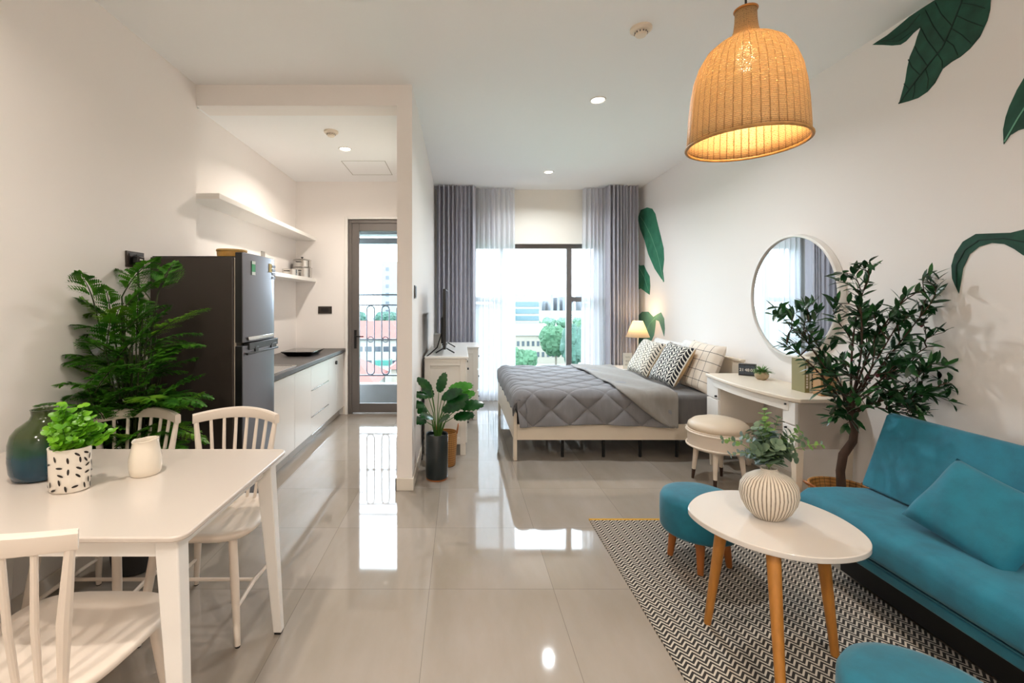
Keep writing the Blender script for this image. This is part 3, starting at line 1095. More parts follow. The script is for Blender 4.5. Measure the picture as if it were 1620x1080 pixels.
def cabinet(label, ya, yb, fronts, handle=None):
    t = thing('kitchen_cabinet', label, 'cabinet', (-1.75, (ya + yb) / 2, 0))
    obj('carcass', B(-2.04, CF - .02, ya + .001, yb - .001, .09, .78), M['white'], t, smooth=0)
    obj('plinth', B(-2.04, CF - .05, ya + .001, yb - .001, 0, .09), mat('grey_plinth', '#B5AEA6', rough=.4), t, smooth=0)
    for nm, z0, z1 in fronts:
        d = obj(nm, B(CF - .02, CF, ya + .002, yb - .002, z0, z1), M['white'], t, bevel=.0015)
        if nm == 'drawer':
            obj('handle', B(CF - .012, CF + .004, ya + .012, yb - .012, z0 - .008, z0 - .001), M['chrome'], d, bevel=.001)
    return t


cabinet('narrow white kitchen cabinet with one door right beside the refrigerator', 3.42, 4.0, [('door', .10, .765)])
cabinet('white kitchen cabinet door between the cabinet by the refrigerator and the drawers', 4.0, 4.44, [('door', .10, .765)])
cabinet('white kitchen cabinet with three drawers under the hob', 4.44, 5.04, [('drawer', .532, .765), ('drawer', .272, .522), ('drawer', .10, .262)])
c = cabinet('white kitchen cabinet with a black round lock right of the drawers', 5.04, 5.36, [('door', .10, .765)])
obj('lock', MB().tube([(CF, 5.32, .69), (CF + .018, 5.32, .69)], .022, 16), M['black'], c)
cabinet('narrowest white kitchen cabinet at the end wall by the balcony door', 5.36, 5.66, [('door', .10, .765)])

# sink rim
t = thing('sink', 'steel kitchen sink with flat rim set in the worktop beside the refrigerator', 'sink', (-1.70, 3.80, .822))
m = MB()
pts = rbox_pts(-1.92, -1.47, 3.50, 4.12, .04, z=.8205)
pin = rbox_pts(-1.89, -1.50, 3.53, 4.09, .03, z=.8205)
n = len(pts)
m.add([(p[0], p[1], .822) for p in pts] + [(p[0], p[1], .825) for p in pts] + [(p[0], p[1], .825) for p in pin] + [(p[0], p[1], .8225) for p in pin],
      [(i, (i + 1) % n, (i + 1) % n + n, i + n) for i in range(n)] + [(i + n, (i + 1) % n + n, (i + 1) % n + 2 * n, i + 2 * n) for i in range(n)] + [tuple(range(3 * n, 4 * n))])
obj('rim', m, M['chrome'], t)

# hob
t = thing('induction_hob', 'black portable induction hob on the worktop near the end wall', 'hob', (-1.72, 4.95, .822))
hb = rbox_pts(-1.86, -1.56, 4.78, 5.14, .02)
m = MB()
n = len(hb)
cx, cy = -1.71, 4.96
lo = [(cx + (p[0] - cx) * .82, cy + (p[1] - cy) * .82, .824) for p in hb]
hi = [(cx + (p[0] - cx) * 1.15, cy + (p[1] - cy) * 1.15, .868) for p in hb]
m.add(lo + hi, [tuple(range(n))[::-1], tuple(range(n, 2 * n))] + [(i, (i + 1) % n, (i + 1) % n + n, i + n) for i in range(n)])
obj('body', m, M['black'], t)
top = [(p[0], p[1], .868) for p in hi]
obj('glass_top', MB().prism(top, (0, 0, .006)), mat('black_glass', '#0C0C0E', rough=.06, spec=.8), t)
obj('emblem', MB().tube([(-1.6105, 4.90, .842), (-1.6095 + .02, 4.90, .842)], .010, 14), M['chrome'], t)
for x in (-1.80, -1.62):
    for y in (4.84, 5.08):
        obj('foot', MB().lathe([(.012, .822), (.012, .826)], (x, y, 0), 10), M['black'], t)

# cutting board leaning behind fridge
t = obj('cutting_board', MB().prism([(0, 4.30 + .09 * math.cos(a) * (1 if math.sin(a) > -.2 else .85), .98 + .155 * math.sin(a)) for a in [2 * PI * k / 28 for k in range(28)]], (.016, 0, 0), off=(-1.99, 0, 0)), mat('pale_pink_wood', '#D9AE8C', rough=.5, var=.15, vs=8), bevel=.003)
tag(t, 'pale wooden rounded cutting board standing behind the refrigerator on the worktop', 'cutting board')


# pots on the lower shelf
def pot(x, y, z, r, h, label, lid=True, ears=True):
    t = thing('cooking_pot', label, 'pot', (x, y, z))
    obj('body', MB().lathe([(r * .94, 0), (r, .006), (r, h - .004), (r * 1.05, h), (r * 1.02, h + .002)], (x, y, z), 32, capt=True), M['chrome'], t, smooth=40)
    if lid:
        ld = obj('lid', MB().lathe([(r * 1.03, h + .002), (r * .9, h + .012), (r * .4, h + .020), (.01, h + .022)], (x, y, z), 32), M['chrome'], t, smooth=50)
        obj('lid_knob', MB().lathe([(.006, h + .02), (.006, h + .03), (.016, h + .034), (.014, h + .042), (.003, h + .045)], (x, y, z), 16), M['blackmet'], ld)
    if ears:
        for s in (-1, 1):
            yy = y + s * r
            obj('handle', MB().tube([(x - .03, yy, z + h * .7), (x - .028, yy + s * .025, z + h * .72), (x + .028, yy + s * .025, z + h * .72), (x + .03, yy, z + h * .7)], .0045, 6), M['blackmet'], t)


pot(-1.91, 5.50, 1.69, .115, .115, 'largest steel cooking pot on the lower kitchen shelf, under another pot')
pot(-1.91, 5.50, 1.8135, .105, .085, 'steel cooking pot with dark knob stacked on top of the largest pot')
pot(-1.92, 5.14, 1.69, .085, .075, 'small steel pot nearest the refrigerator on the lower kitchen shelf', lid=False)

# ------------------------------------------------------------------ dining table
TZ = .75
t = thing('dining_table', 'white rectangular dining table standing against the left wall', 'table', (-1.34, 1.6, 0))
tp_ = rbox_pts(-1.945, -.748, 1.226, 1.975, .04, z=TZ - .016)
obj('tabletop', MB().prism(tp_, (0, 0, .016)), M['tabletop'], t, bevel=.004)
m = MB()
lo = [(p[0] + (.012 if p[0] < -1.3 else -.012), p[1] + (.012 if p[1] < 1.6 else -.012), TZ - .024) for p in tp_]
m.prism(lo, (0, 0, .008))
obj('bevelled_underside', m, M['white'], t)
m = MB().box(-1.88, -.82, 1.285, 1.305, .665, TZ - .024).box(-1.88, -.82, 1.895, 1.915, .665, TZ - .024).box(-.835, -.815, 1.285, 1.915, .665, TZ - .024).box(-1.885, -1.865, 1.285, 1.915, .665, TZ - .024)
obj('apron', m, M['white'], t, bevel=.002)


def table_leg(xt, yt, xf, yf):
    """square leg tapering to the foot"""
    a, b = .033, .017
    T = TZ - .024
    m = MB()
    m.add([(xf - b, yf - b, 0.008), (xf + b, yf - b, .008), (xf + b, yf + b, .008), (xf - b, yf + b, .008), (xt - a, yt - a * .8, T), (xt + a, yt - a * .8, T), (xt + a, yt + a * .8, T), (xt - a, yt + a * .8, T)],
          [(0, 3, 2, 1), (4, 5, 6, 7), (0, 1, 5, 4), (1, 2, 6, 5), (2, 3, 7, 6), (3, 0, 4, 7)])
    lg = obj('leg', m, M['white'], t, bevel=.004)
    obj('foot_pad', B(xf - b * .8, xf + b * .8, yf - b * .8, yf + b * .8, 0, .008), M['black'], lg)


table_leg(-.818, 1.29, -.765, 1.262)
table_leg(-.818, 1.91, -.762, 1.912)
table_leg(-1.895, 1.29, -1.925, 1.262)
table_leg(-1.895, 1.91, -1.925, 1.912)


# ------------------------------------------------------------------ dining chairs (spindle backs), built facing -Y with the back at +Y
def make_chair():
    t = thing('dining_chair', 'x', 'chair', (0, 0, 0))
    W = M['chairwood']
    # seat: rounded trapezoid, dished
    out = []
    N_ = 40
    for k in range(N_):
        a = 2 * PI * k / N_
        c, s_ = math.cos(a), math.sin(a)
        x = .225 * math.copysign(abs(c) ** .55, c)
        y = .215 * math.copysign(abs(s_) ** .6, s_)
        x *= 1 - .10 * (y / .215)
        out.append((x, y))
    m = MB()
    vs, fs = [], []
    rings = [(.93, -.034), (1.0, -.020), (1.0, -.006), (.97, 0), (.8, -.007), (.5, -.012), (.2, -.014)]
    for sc_, dz in rings:
        for x, y in out:
            vs.append((x * sc_, y * sc_, .45 + dz))
    for i in range(len(rings) - 1):
        for k in range(N_):
            fs.append((i * N_ + k, i * N_ + (k + 1) % N_, (i + 1) * N_ + (k + 1) % N_, (i + 1) * N_ + k))
    fs.append(tuple(range(N_))[::-1])
    fs.append(tuple(range((len(rings) - 1) * N_, len(rings) * N_)))
    m.add(vs, fs)
    obj('seat', m, W, t, smooth=60)
    # curved top rail
    rail = []
    for k in range(17):
        a = -1 + 2 * k / 16
        rail.append((0.205 * a, .255 - .075 * a * a, .838 - .018 * a * a))
    m = MB()
    vs, fs = [], []
    for i, p in enumerate(rail):
        p = Vector(p)
        q = Vector(rail[min(i + 1, 16)]) - Vector(rail[max(i - 1, 0)])
        nrm = Vector((q.y, -q.x, 0)).normalized()
        h = .030 - .004 * abs(i - 8) / 8
        for dn, dz in ((-.010, -h), (.010, -h), (.013, -h + .006), (.013, h - .006), (.008, h), (-.008, h), (-.013, h - .006), (-.013, -h + .006)):
            vs.append(p + nrm * dn + Vector((0, 0, dz * .85)))
    for i in range(16):
        for k in range(8):
            fs.append((i * 8 + k, i * 8 + (k + 1) % 8, (i + 1) * 8 + (k + 1) % 8, (i + 1) * 8 + k))
    fs += [tuple(range(8))[::-1], tuple(range(16 * 8, 17 * 8))]
    m.add(vs, fs)
    obj('top_rail', m, W, t, smooth=40)
    for k in range(8):
        a = -.94 + 1.88 * k / 7
        top = Vector((0.205 * a, .255 - .075 * a * a, .822 - .018 * a * a))
        bot = Vector((.150 * a, .185 - .040 * a * a, .436))
        r1, r2 = (.014, .011) if k in (0, 7) else (.0075, .0075)
        mid = (top + bot) / 2 + Vector((0, .006, 0))
        obj('back_post' if k in (0, 7) else 'spindle', MB().tube([bot, mid, top], [r2 * 1.0, r1 * 1.15, r2], 10), W, t)
    for sx in (-1, 1):
        for sy in (-1, 1):
            top = (sx * .155, sy * .15 - .0, .428)
            ft = (sx * .20, sy * .20 if sy < 0 else .205, .006)
            lg = obj('leg', MB().tube([ft, (Vector(ft) * .45 + Vector(top) * .55), top], [.0115, .0175, .0165], 14), W, t)
            obj('foot_pad', MB().lathe([(.010, 0), (.010, .007)], (ft[0], ft[1], 0), 10), M['black'], lg)
    # H stretcher
    for sx in (-1, 1):
        obj('stretcher', MB().tube([(sx * .186, -.184, .14), (sx * .178, 0, .15), (sx * .186, .186, .14)], [.007, .010, .007], 8), W, t)
    obj('stretcher', MB().tube([(-.178, 0, .15), (.178, 0, .15)], .008, 8), W, t)
    return t


chair0 = make_chair()
places = [(-1.095, 2.03, 0, 'white spindle-back dining chair across the table before the refrigerator'),
          (-1.575, 2.03, 0, 'white spindle-back dining chair across the table before the feathery plant'),
          (-1.115, 1.265, PI, 'nearest white spindle-back dining chair, its back to the viewer'),
          (-1.63, 1.27, PI, 'white dining chair at the left edge of the photo of which the seat corner shows')]
for i, (x, y, a, lab) in enumerate(places):
    c = chair0 if i == 0 else copy_tree(chair0)
    c.location = (x, y, 0)
    c.rotation_euler = (0, 0, a)
    tag(c, lab, 'chair', 'white dining chairs around the table')

# ------------------------------------------------------------------ things on the dining table
N = NT('teal_green_vase_glaze')
zz = N.sep(N.coord('Object'))[2]
rp = N.n('ShaderNodeValToRGB')
rp.color_ramp.elements[0].position = .10
rp.color_ramp.elements[0].color = lin('#07364A')
rp.color_ramp.elements[1].position = .62
rp.color_ramp.elements[1].color = lin('#303D18')
e = rp.color_ramp.elements.new(.40)
e.color = lin('#0A3D2E')
e = rp.color_ramp.elements.new(.33)
e.color = lin('#083A46')
nz = N.noise(N.coord('Object'), 9, 3)
N.l(N.math('ADD', N.math('DIVIDE', N.math('SUBTRACT', zz, 0), .26), N.math('MULTIPLY', N.math('SUBTRACT', nz, .5), .16)), rp.inputs[0])
N.l(rp.outputs[0], N.b.inputs['Base Color'])
N.b.inputs['Roughness'].default_value = .12
vx, vy = -1.525, 1.67
t = thing('bottle_vase', 'large bottle vase glazed dark teal below and olive green above on the dining table', 'vase', (vx, vy, TZ))
prof = [(.070, 0), (.088, .006), (.097, .03), (.101, .07), (.100, .13), (.093, .160), (.078, .182), (.056, .199), (.042, .211), (.037, .225), (.039, .240), (.041, .244), (.036, .244), (.032, .235), (.034, .21)]
obj('vase_body', MB().lathe(prof, (vx, vy, TZ), 48, capt=True), N.m, t, smooth=60)

# white oval pot with dark leaf marks
t = thing('potted_plant', 'bright green round-leaf plant in a white oval pot with black leaf marks', 'plant', (-1.325, 1.545, TZ))
cx, cy = -1.325, 1.545


def oval(p, q):
    return p


prof = [(.053, 0), (.059, .004), (.0615, .06), (.064, .140), (.065, .146), (.059, .146), (.057, .125)]
po = obj('pot', MB().lathe(prof, (cx, cy, TZ), 48, sx=1.0, sy=.78), mat('white_glazed_ceramic', '#E9E2D6', rough=.22), t, smooth=50)
m = MB()
rr_ = random.Random(4)
used = []
tries = 0
while len(used) < 56 and tries < 4000:
    tries += 1
    q = rr_.uniform(0, 2 * PI)
    z = rr_.uniform(.012, .134)
    if all(((((q - a + PI) % (2 * PI)) - PI) * .066) ** 2 + (z - b) ** 2 > .0195 ** 2 for a, b in used):
        used.append((q, z))
for q, z in used:
    ang = rr_.choice([.1, .5, 1.2, 1.5, 1.7, 2.4, 2.8]) + rr_.uniform(-.2, .2)
    L, Wd = .0105, .0036
    vs = []
    for k in range(10):
        a = 2 * PI * k / 10
        u, v = L * math.cos(a), Wd * math.sin(a)
        du = u * math.cos(ang) - v * math.sin(ang)
        dz = u * math.sin(ang) + v * math.cos(ang)
        rad = .0618 + .003 * min(1, (z + dz) / .14) + .0008
        qq = q + du / .064
        vs.append((cx + rad * math.cos(qq), cy + rad * .78 * math.sin(qq) * 1.0, TZ + z + dz))
    m.add(vs, [tuple(range(10))])
obj('leaf_marks', m, mat('black_glaze_marks', '#221A14', rough=.4), po, smooth=0)
obj('soil', MB().lathe([(.060, .120), (.0, .128)], (cx, cy, TZ), 24, sy=.78, capb=False, capt=False), M['terra'], t)
M['lime'] = auto_leaf('bright_lime_leaf', '#8CC832', '#5A9E22', .35, .4)
fol, stm = MB(), MB()
for k in range(46):
    a = R.uniform(0, 2 * PI)
    lean = R.uniform(.05, 1.0)
    if k < 6:
        a = R.choice([0.1, 3.0, 2.9, .3]) + R.uniform(-.3, .3)
    H = R.uniform(.09, .165) * (1.05 - .3 * lean)
    b0 = Vector((cx + R.uniform(-.04, .04), cy + R.uniform(-.025, .025), TZ + .12))
    d = Vector((math.cos(a) * lean * .105, math.sin(a) * lean * .07, H))
    P = [b0 + d * (s / 6) + Vector((0, 0, -.02 * lean * (s / 6) ** 2)) for s in range(7)]
    stm.tube(P, .0012, 5)
    for s in range(2, 7):
        for j in range(3):
            aa = j * 2.1 + s * .9 + a
            dd = Vector((math.cos(aa), math.sin(aa), R.uniform(.1, .7)))
            sz = R.uniform(.021, .032) * (1.1 - .4 * s / 6)
            fol.leaf(P[s], dd, (R.uniform(-.4, .4), -.7, .8), sz * 1.05, sz, (.3, .9, 1, .85, .35), .1, .15)
obj('stems', stm, M['stem'], t)
obj('foliage', fol, M['lime'], t, smooth=60)

# small white jug
jx, jy = -1.165, 1.685


def jug_fn(p, q):
    s = 1 + .10 * math.exp(-((math.atan2(math.sin(q - PI * .93), math.cos(q - PI * .93))) / .35) ** 2) * max(0, (p.z - .083) / .05)
    z = p.z
    if z > .117:
        z += .004 * math.cos(q - .3) + .004 * math.exp(-((math.atan2(math.sin(q - PI), math.cos(q - PI))) / .3) ** 2)
    return Vector((p.x * s, p.y * s, z))


t = thing('milk_jug', 'small white glazed jug with a pinched spout on the dining table', 'jug', (jx, jy, TZ))
prof = [(.045, 0), (.049, .006), (.053, .03), (.052, .065), (.045, .098), (.041, .121), (.043, .127), (.040, .128), (.037, .12), (.040, .095), (.048, .055), (.045, .012), (.0, .010)]
obj('jug_body', MB().lathe(prof, (jx, jy, TZ), 48, capt=False, fn=jug_fn), mat('ivory_glaze', '#E6DCCC', rough=.18, coat=.3), t, smooth=60)

# ------------------------------------------------------------------ feathery plant left of the fridge
fx, fy = -1.70, 2.385
t = thing('feathery_plant', 'tall feathery green plant in a dark pot between the left wall and refrigerator', 'plant', (fx, fy, 0))
obj('pot', MB().lathe([(.085, 0), (.10, .01), (.125, .20), (.13, .22), (.118, .22), (.112, .19)], (fx, fy, 0), 36), M['charcoalpot'], t)
obj('soil', MB().lathe([(.114, .195), (0, .20)], (fx, fy, 0), 24, capb=False, capt=False), M['terra'], t)
M['fern'] = auto_leaf('feathery_fern_leaf', '#5A9A28', '#2E6C18', .45, .3)
M['fernlight'] = auto_leaf('light_fern_leaf', '#7FAE30', '#4F8A20', .45, .35)
stm = MB()
fols = [MB(), MB()]


def frond(P0, d0, L, droop, size, light, RR=R):
    """an arching stalk with pairs of toothed pinnae"""
    d = Vector(d0).normalized()
    p = Vector(P0)
    n = 13
    pts = [p.copy()]
    dirs = [d.copy()]
    for i in range(n):
        d = (d + Vector((0, 0, -droop / n))).normalized()
        p = p + d * (L / n)
        p.x = max(p.x, XL + .02)
        if p.x < FX and p.y > FY0 - .03:
            p.y = FY0 - .03
        pts.append(p.copy())
        dirs.append(d.copy())
    stm.tube(pts, [.0035 - .0025 * i / n for i in range(n + 1)], 5)
    f = fols[1 if light else 0]
    for i in range(2, n + 1):
        tt = i / n
        pl = size * (math.sin(PI * min(1, .25 + .75 * tt)) * .9 + .18)
        for sg in (-1, 1):
            side = dirs[i].cross(Vector((0, 0, 1)))
            side = side.normalized() if side.length > .05 else Vector((sg, .3, 0)).normalized()
            pd = (side * sg + dirs[i] * .75 + Vector((RR.uniform(-.2, .2), RR.uniform(-.2, .2), RR.uniform(-.15, .2)))).normalized()
            q0 = pts[i]
            for j in range(1, 7):
                q = q0 + pd * (pl * j / 6) - Vector((0, 0, .012 * (j / 6) ** 2))
                if q.x < XL + .012 or (q.y > FY0 - .012 and q.x < FX) :
                    continue
                sd = pd.cross(dirs[i]).cross(pd)
                for s2 in (-1, 1):
                    ld = pd * .8 + (sd.normalized() if sd.length > .01 else side) * s2 * .7
                    sz = size * .42 * (1.15 - .6 * j / 6)
                    f.leaf(q, ld, (0, 0, 1), sz, sz * .42, (.3, 1, .0), .1, .1)
            
FR = random.Random(21)
base = Vector((fx, fy, .20))
for k in range(40):
    a = 2 * PI * k / 40 * 9 + FR.uniform(-.3, .3)
    tall = .45 + .78 * ((k % 10) + FR.random()) / 10
    rad = .05 + .16 * FR.random()
    top = base + Vector((math.cos(a) * rad - .03, math.sin(a) * rad * .8 - .03, tall))
    mid = (base + top) / 2 + Vector((-math.cos(a) * .03, -math.sin(a) * .02, 0))
    b0 = base + Vector((FR.uniform(-.05, .05), FR.uniform(-.05, .05), 0))
    stm.tube([b0, mid, top], [.006, .0045, .0035], 6)
    for q in range(3):
        u = (.55, .78, 1.0)[q]
        P0 = mid.lerp(top, (u - .5) * 2)
        a2 = a + (q - 1) * 1.5 + FR.uniform(-.5, .5)
        el = FR.uniform(.35, 1.1) if q < 2 else FR.uniform(.7, 1.6)
        frond(P0, (math.cos(a2), math.sin(a2) * .7 - .1, el), FR.uniform(.20, .30), FR.uniform(.3, 1.0), FR.uniform(.060, .088), FR.random() < .16, FR)
for (dx, dy, dz, z0, L, lg) in ((-.5, -.1, 1, .98, .34, 1), (.9, -.15, .85, 1.02, .40, 1), (.7, -.15, .4, .95, .36, 0), (-.9, -.4, .5, .72, .30, 0), (-.9, -.5, .2, .6, .30, 1), (.95, -.25, .35, .72, .36, 0), (.9, -.1, .1, .60, .34, 1), (.1, -.1, 1, 1.0, .28, 0)):
    top = base + Vector((dx * .06, dy * .06, z0 - .05))
    stm.tube([base, (base + top) / 2 + Vector((.01, 0, 0)), top], [.006, .0045, .0035], 6)
    frond(top, (dx, dy, dz), L, .6, .08, lg, FR)
for mb_ in fols + [stm]:
    for v in mb_.v:
        v.x = max(v.x, XL + .006)
obj('stalks', stm, mat('dark_stalk', '#2E3A14', rough=.6), t)
obj('foliage', fols[0], M['fern'], t, smooth=60)
obj('young_fronds', fols[1], M['fernlight'], t, smooth=60)

# ------------------------------------------------------------------ bed
BX0, BX1, BY0, BY1 = .47, 2.50, 4.00, 5.66
t = thing('bed', 'low cream wooden double bed with its headboard against the right wall', 'bed', (1.5, 4.83, 0))
obj('footboard', B(BX0, BX0 + .03, BY0, BY1, .18, .42), M['creamwood'], t, bevel=.004)
obj('side_rail', B(BX0 + .03, BX1 - .03, BY0 + .002, BY0 + .027, .18, .315), M['creamwood'], t, bevel=.003)
obj('side_rail', B(BX0 + .03, BX1 - .03, BY1 - .027, BY1, .18, .315), M['creamwood'], t, bevel=.003)
m = MB().box(BX1 - .03, BX1, BY0, BY1, .10, .87)
obj('headboard', m, M['creamwood'], t, bevel=.004)
obj('headboard_cap', B(BX1 - .045, BX1 + .005, BY0 - .01, BY1 + .01, .87, .89), M['creamwood'], t, bevel=.004)
for x, y in ((BX0 + .015, BY0 + .03), (BX0 + .015, BY1 - .03), (BX1 - .015, BY0 + .03), (BX1 - .015, BY1 - .03)):
    obj('leg', B(x - .015, x + .015, y - .03, y + .03, 0, .18), M['creamwood'], t, bevel=.003)
for yy in (4.10, 4.83, 5.5):
    for x in (.92, 1.29, 1.62, 1.95):
        obj('support_leg', MB().tube([(x, yy, 0), (x, yy, .19)], .013, 10), M['blackmet'], t)
for yy in (4.10, 4.83, 5.5):
    obj('support_bar', B(BX0 + .03, BX1 - .03, yy - .02, yy + .02, .19, .22), M['blackmet'], t)
for k in range(10):
    x = .60 + .195 * k
    obj('slat', B(x - .035, x + .035, BY0 + .03, BY1 - .03, .222, .24), M['creamwood'], t, smooth=0)

mt = tag(obj('mattress', B(.51, 2.455, 4.035, 5.625, .242, .565), M['sheetgrey'], bevel=.035, seg=4), 'mattress in a dark grey fitted sheet lying on the cream bed', 'mattress')

# comforter: hangs over the near side, quilted in diamonds
CX0, CX1 = .485, 1.87


def quilt(x, y):
    p = .27
    g = []
    for a in ((x * .85 + y) / p, (x * .85 - y) / p):
        d = abs((a % 1) - .5)
        g.append(1 - math.exp(-(.5 - d) * p / .022))
    return .020 * g[0] * g[1] + .004 * math.sin(9 * x + 3) * math.sin(7 * y)


drop_n, top_w, drop_f = .27, 1.62, .12
prof_c = []


def comf(u, v):
    x = CX0 - .012 + (CX1 - CX0) * u
    s = v * (drop_n + top_w + drop_f)
    r = .045
    q = quilt(x, s)
    ytop0, ztop = 3.992, .592
    if s < drop_n - r:
        y, z = ytop0 - .012 * math.sin(14 * x + 1) * (1 - s / drop_n) - q - .01, .315 + (ztop - .315) * s / drop_n + .012 * math.sin(5 * x + 2) * (1 - s / drop_n)
    elif s < drop_n + r:
        a = (s - drop_n + r) / (2 * r) * PI / 2
        rr = r
        z0_ = .315 + (ztop - .315) * (drop_n - r) / drop_n
        y = ytop0 + rr - (rr + q) * math.cos(a) - .01 * math.cos(a)
        z = z0_ + (ztop - z0_ + q) * math.sin(a)
    elif s < drop_n + top_w:
        y = ytop0 + r + (s - drop_n - r)
        z = ztop + q
    else:
        y = ytop0 + r + top_w - r + q + .02
        z = ztop - (s - drop_n - top_w)
    # turn down over the footboard edge
    if u < .07:
        k = 1 - u / .07
        zt = z
        if s > drop_n - r:
            z = zt - (.155 if s < drop_n + top_w else .05) * k ** 2.2
            x = CX0 - .012 + .10 * u / .07 * (u / .07) - .006
        else:
            x += .035 * (1 - s / drop_n) * k + .01
    return (x, y, z)


cf = thing('comforter', 'grey quilted comforter with stitched diamonds spread over the bed', 'comforter', (1.2, 4.8, .59))
obj('quilted_cover', MB().grid(210, 260, comf), M['greybed'], cf, smooth=180, solid=.012, soff=-1)
# lining turned back towards the foot: smooth cloth on top, a triangle down the near side


def flap(u, v):
    L_top = 1.60
    s = v * (.30 + L_top)
    if s < .30:           # near side, hangs
        k = s / .30
        xa = 1.80 - .42 * k ** .8
        xb = 1.885
        z = .305 + (.624 - .305) * k + .004 * math.sin(20 * u)
        y = 3.940 - .016 * math.sin(PI * k) * math.sin(6 * u + .5) - .008 + .03 * max(0, k - .85) / .15
    else:
        w_ = (s - .30) / L_top
        xa = 1.38 + .02 * math.sin(5 * w_)
        xb = 1.885
        y = 3.99 + .01 + w_ * L_top
        edge = min(1, (s - .30) / .06)
        z = .624 + .008 * edge + .010 * math.sin(8 * u + 3 * w_ * 4) * (1 - u * .3)
    x = xa + (xb - xa) * u
    z += .012 * math.exp(-(u / .08) ** 2)
    if u > .93 and s > .3:
        z -= .035 * ((u - .93) / .07) ** 2
    return (x, y, z)


obj('turned_back_lining', MB().grid(30, 80, flap), M['greyflap'], cf, smooth=180, solid=.014, soff=-1)


def pillow(name, label, c, size, nrm, upv, m, back=None, thick=.12, cat='cushion', pinch=.10, piping=None, group=None):
    nrm = Vector(nrm).normalized()
    upv = Vector(upv)
    side = upv.cross(nrm).normalized()
    upv = nrm.cross(side).normalized()
    c = Vector(c)
    t = thing(name, label, cat, c, group)
    su, sv = (size if isinstance(size, tuple) else (size, size))

    def surf(sg):
        def fn(u, v):
            a, b = 2 * u - 1, 2 * v - 1
            ed = max(0, (1 - a ** 4)) ** .5 * max(0, (1 - b ** 4)) ** .5
            th = thick / 2 * ed ** .8
            ka = 1 - pinch * (1 - b * b) * .5 * abs(a) ** 2
            kb = 1 - pinch * (1 - a * a) * .5 * abs(b) ** 2
            wr = .004 * math.sin(9 * a + 5 * b) * ed
            return c + side * (a * su / 2 * ka) + upv * (b * sv / 2 * kb) + nrm * sg * (th + wr)
        return fn
    obj('front_cover', MB().grid(22, 22, surf(1), uv=True), m, t, smooth=180)
    obj('back_cover', MB().grid(22, 22, surf(-1), uv=True), back or m, t, smooth=180)
    return t


def lean(dx, dz, ty=0):
    """normal and up of a cushion leaning towards +X"""
    u = Vector((dx, ty, dz)).normalized()
    n = Vector((-dz, -.12, dx)).normalized()
    return n, u


n_, u_ = lean(.50, .86)
pillow('cushion', 'cream cushion with black leaf print and tan back, nearest the bedside lamp', (2.06, 5.05, .782), .42, n_, u_, M['cush_white'], M['tan'], .13)
pillow('cushion', 'navy cushion with white leaf print and tan back in the middle of the bed cushions', (2.09, 4.50, .785), .43, n_, u_, M['cush_navy'], M['tan'], .13)
n_, u_ = lean(.36, .9)
pillow('cushion', 'cream cushion with dark grid check leaning at the desk end of the headboard', (2.285, 4.33, .785), .47, n_, u_, M['cush_grid'], None, .14)
n_, u_ = lean(.22, .95)
pillow('pillow', 'white bed pillow behind the cream cushion with leaf print', (2.35, 5.18, .76), (.62, .42), n_, u_, M['whitepillow'], None, .13, 'pillow')
pillow('pillow', 'white bed pillow standing behind the navy and grid check cushions', (2.37, 4.68, .78), (.36, .44), n_, u_, M['whitepillow'], None, .12, 'pillow')

# nightstand, lamp, card
t = thing('nightstand', 'white nightstand in the corner between the bed and the grey curtain', 'nightstand', (2.27, 5.93, 0))
obj('body', B(2.04, 2.48, 5.72, 6.12, .10, .53), M['white'], t, bevel=.004)
obj('top', B(2.02, 2.50, 5.70, 6.14, .53, .55), M['white'], t, bevel=.004)
d = obj('drawer', B(2.025, 2.04, 5.74, 6.10, .33, .51), M['white'], t, bevel=.002)
obj('knob', MB().tube([(2.025, 5.92, .42), (2.005, 5.92, .42)], .012, 12), M['chrome'], d)
for x in (2.07, 2.45):
    for y in (5.75, 6.09):
        obj('leg', B(x - .02, x + .02, y - .02, y + .02, 0, .10), M['white'], t)
lx, ly = 2.31, 5.92
t = thing('table_lamp', 'lit bedside table lamp with cream cone shade on the nightstand', 'lamp', (lx, ly, .55))
obj('base', MB().lathe([(.065, 0), (.065, .012), (.05, .02), (.012, .03)], (lx, ly, .55), 24), M['white'], t)
obj('pole', MB().tube([(lx, ly, .575), (lx, ly, 1.02)], .008, 10), M['white'], t)
obj('lamp_shade', MB().lathe([(.148, .945), (.062, 1.155)], (lx, ly, 0), 40, capb=False, capt=False), M['shade'], t, smooth=80, solid=.003)
obj('bulb', MB().lathe([(.012, 1.01), (.028, 1.04), (.028, 1.06), (.01, 1.09)], (lx, ly, 0), 14), bulbm, t)
l = bpy.data.lights.new('bedside_bulb_light', 'POINT')
l.energy = 3.5
l.color = (1, .70, .38)
l.shadow_soft_size = .03
o = bpy.data.objects.new('bedside_bulb_light', l)
col.objects.link(o)
o.parent = t
o.location = (0, 0, .585)
t = thing('desk_card', 'small white card with lines of handwriting standing on the nightstand', 'card', (2.13, 5.80, .55))
obj('card', B(2.075, 2.19, 5.797, 5.801, .551, .75), mat('cream_card', '#EFE9DC', rough=.7), t, smooth=0)
m = MB()
for k, (a, b) in enumerate(((2.10, 2.16), (2.105, 2.165), (2.10, 2.165))):
    z = .70 - k * .05
    pts = [(a + (b - a) * i / 12, 5.7965, z + .006 * math.sin(i * 2.1 + k)) for i in range(13)]
    m.tube(pts, .0014, 4)
obj('handwriting', m, M['black'], t)

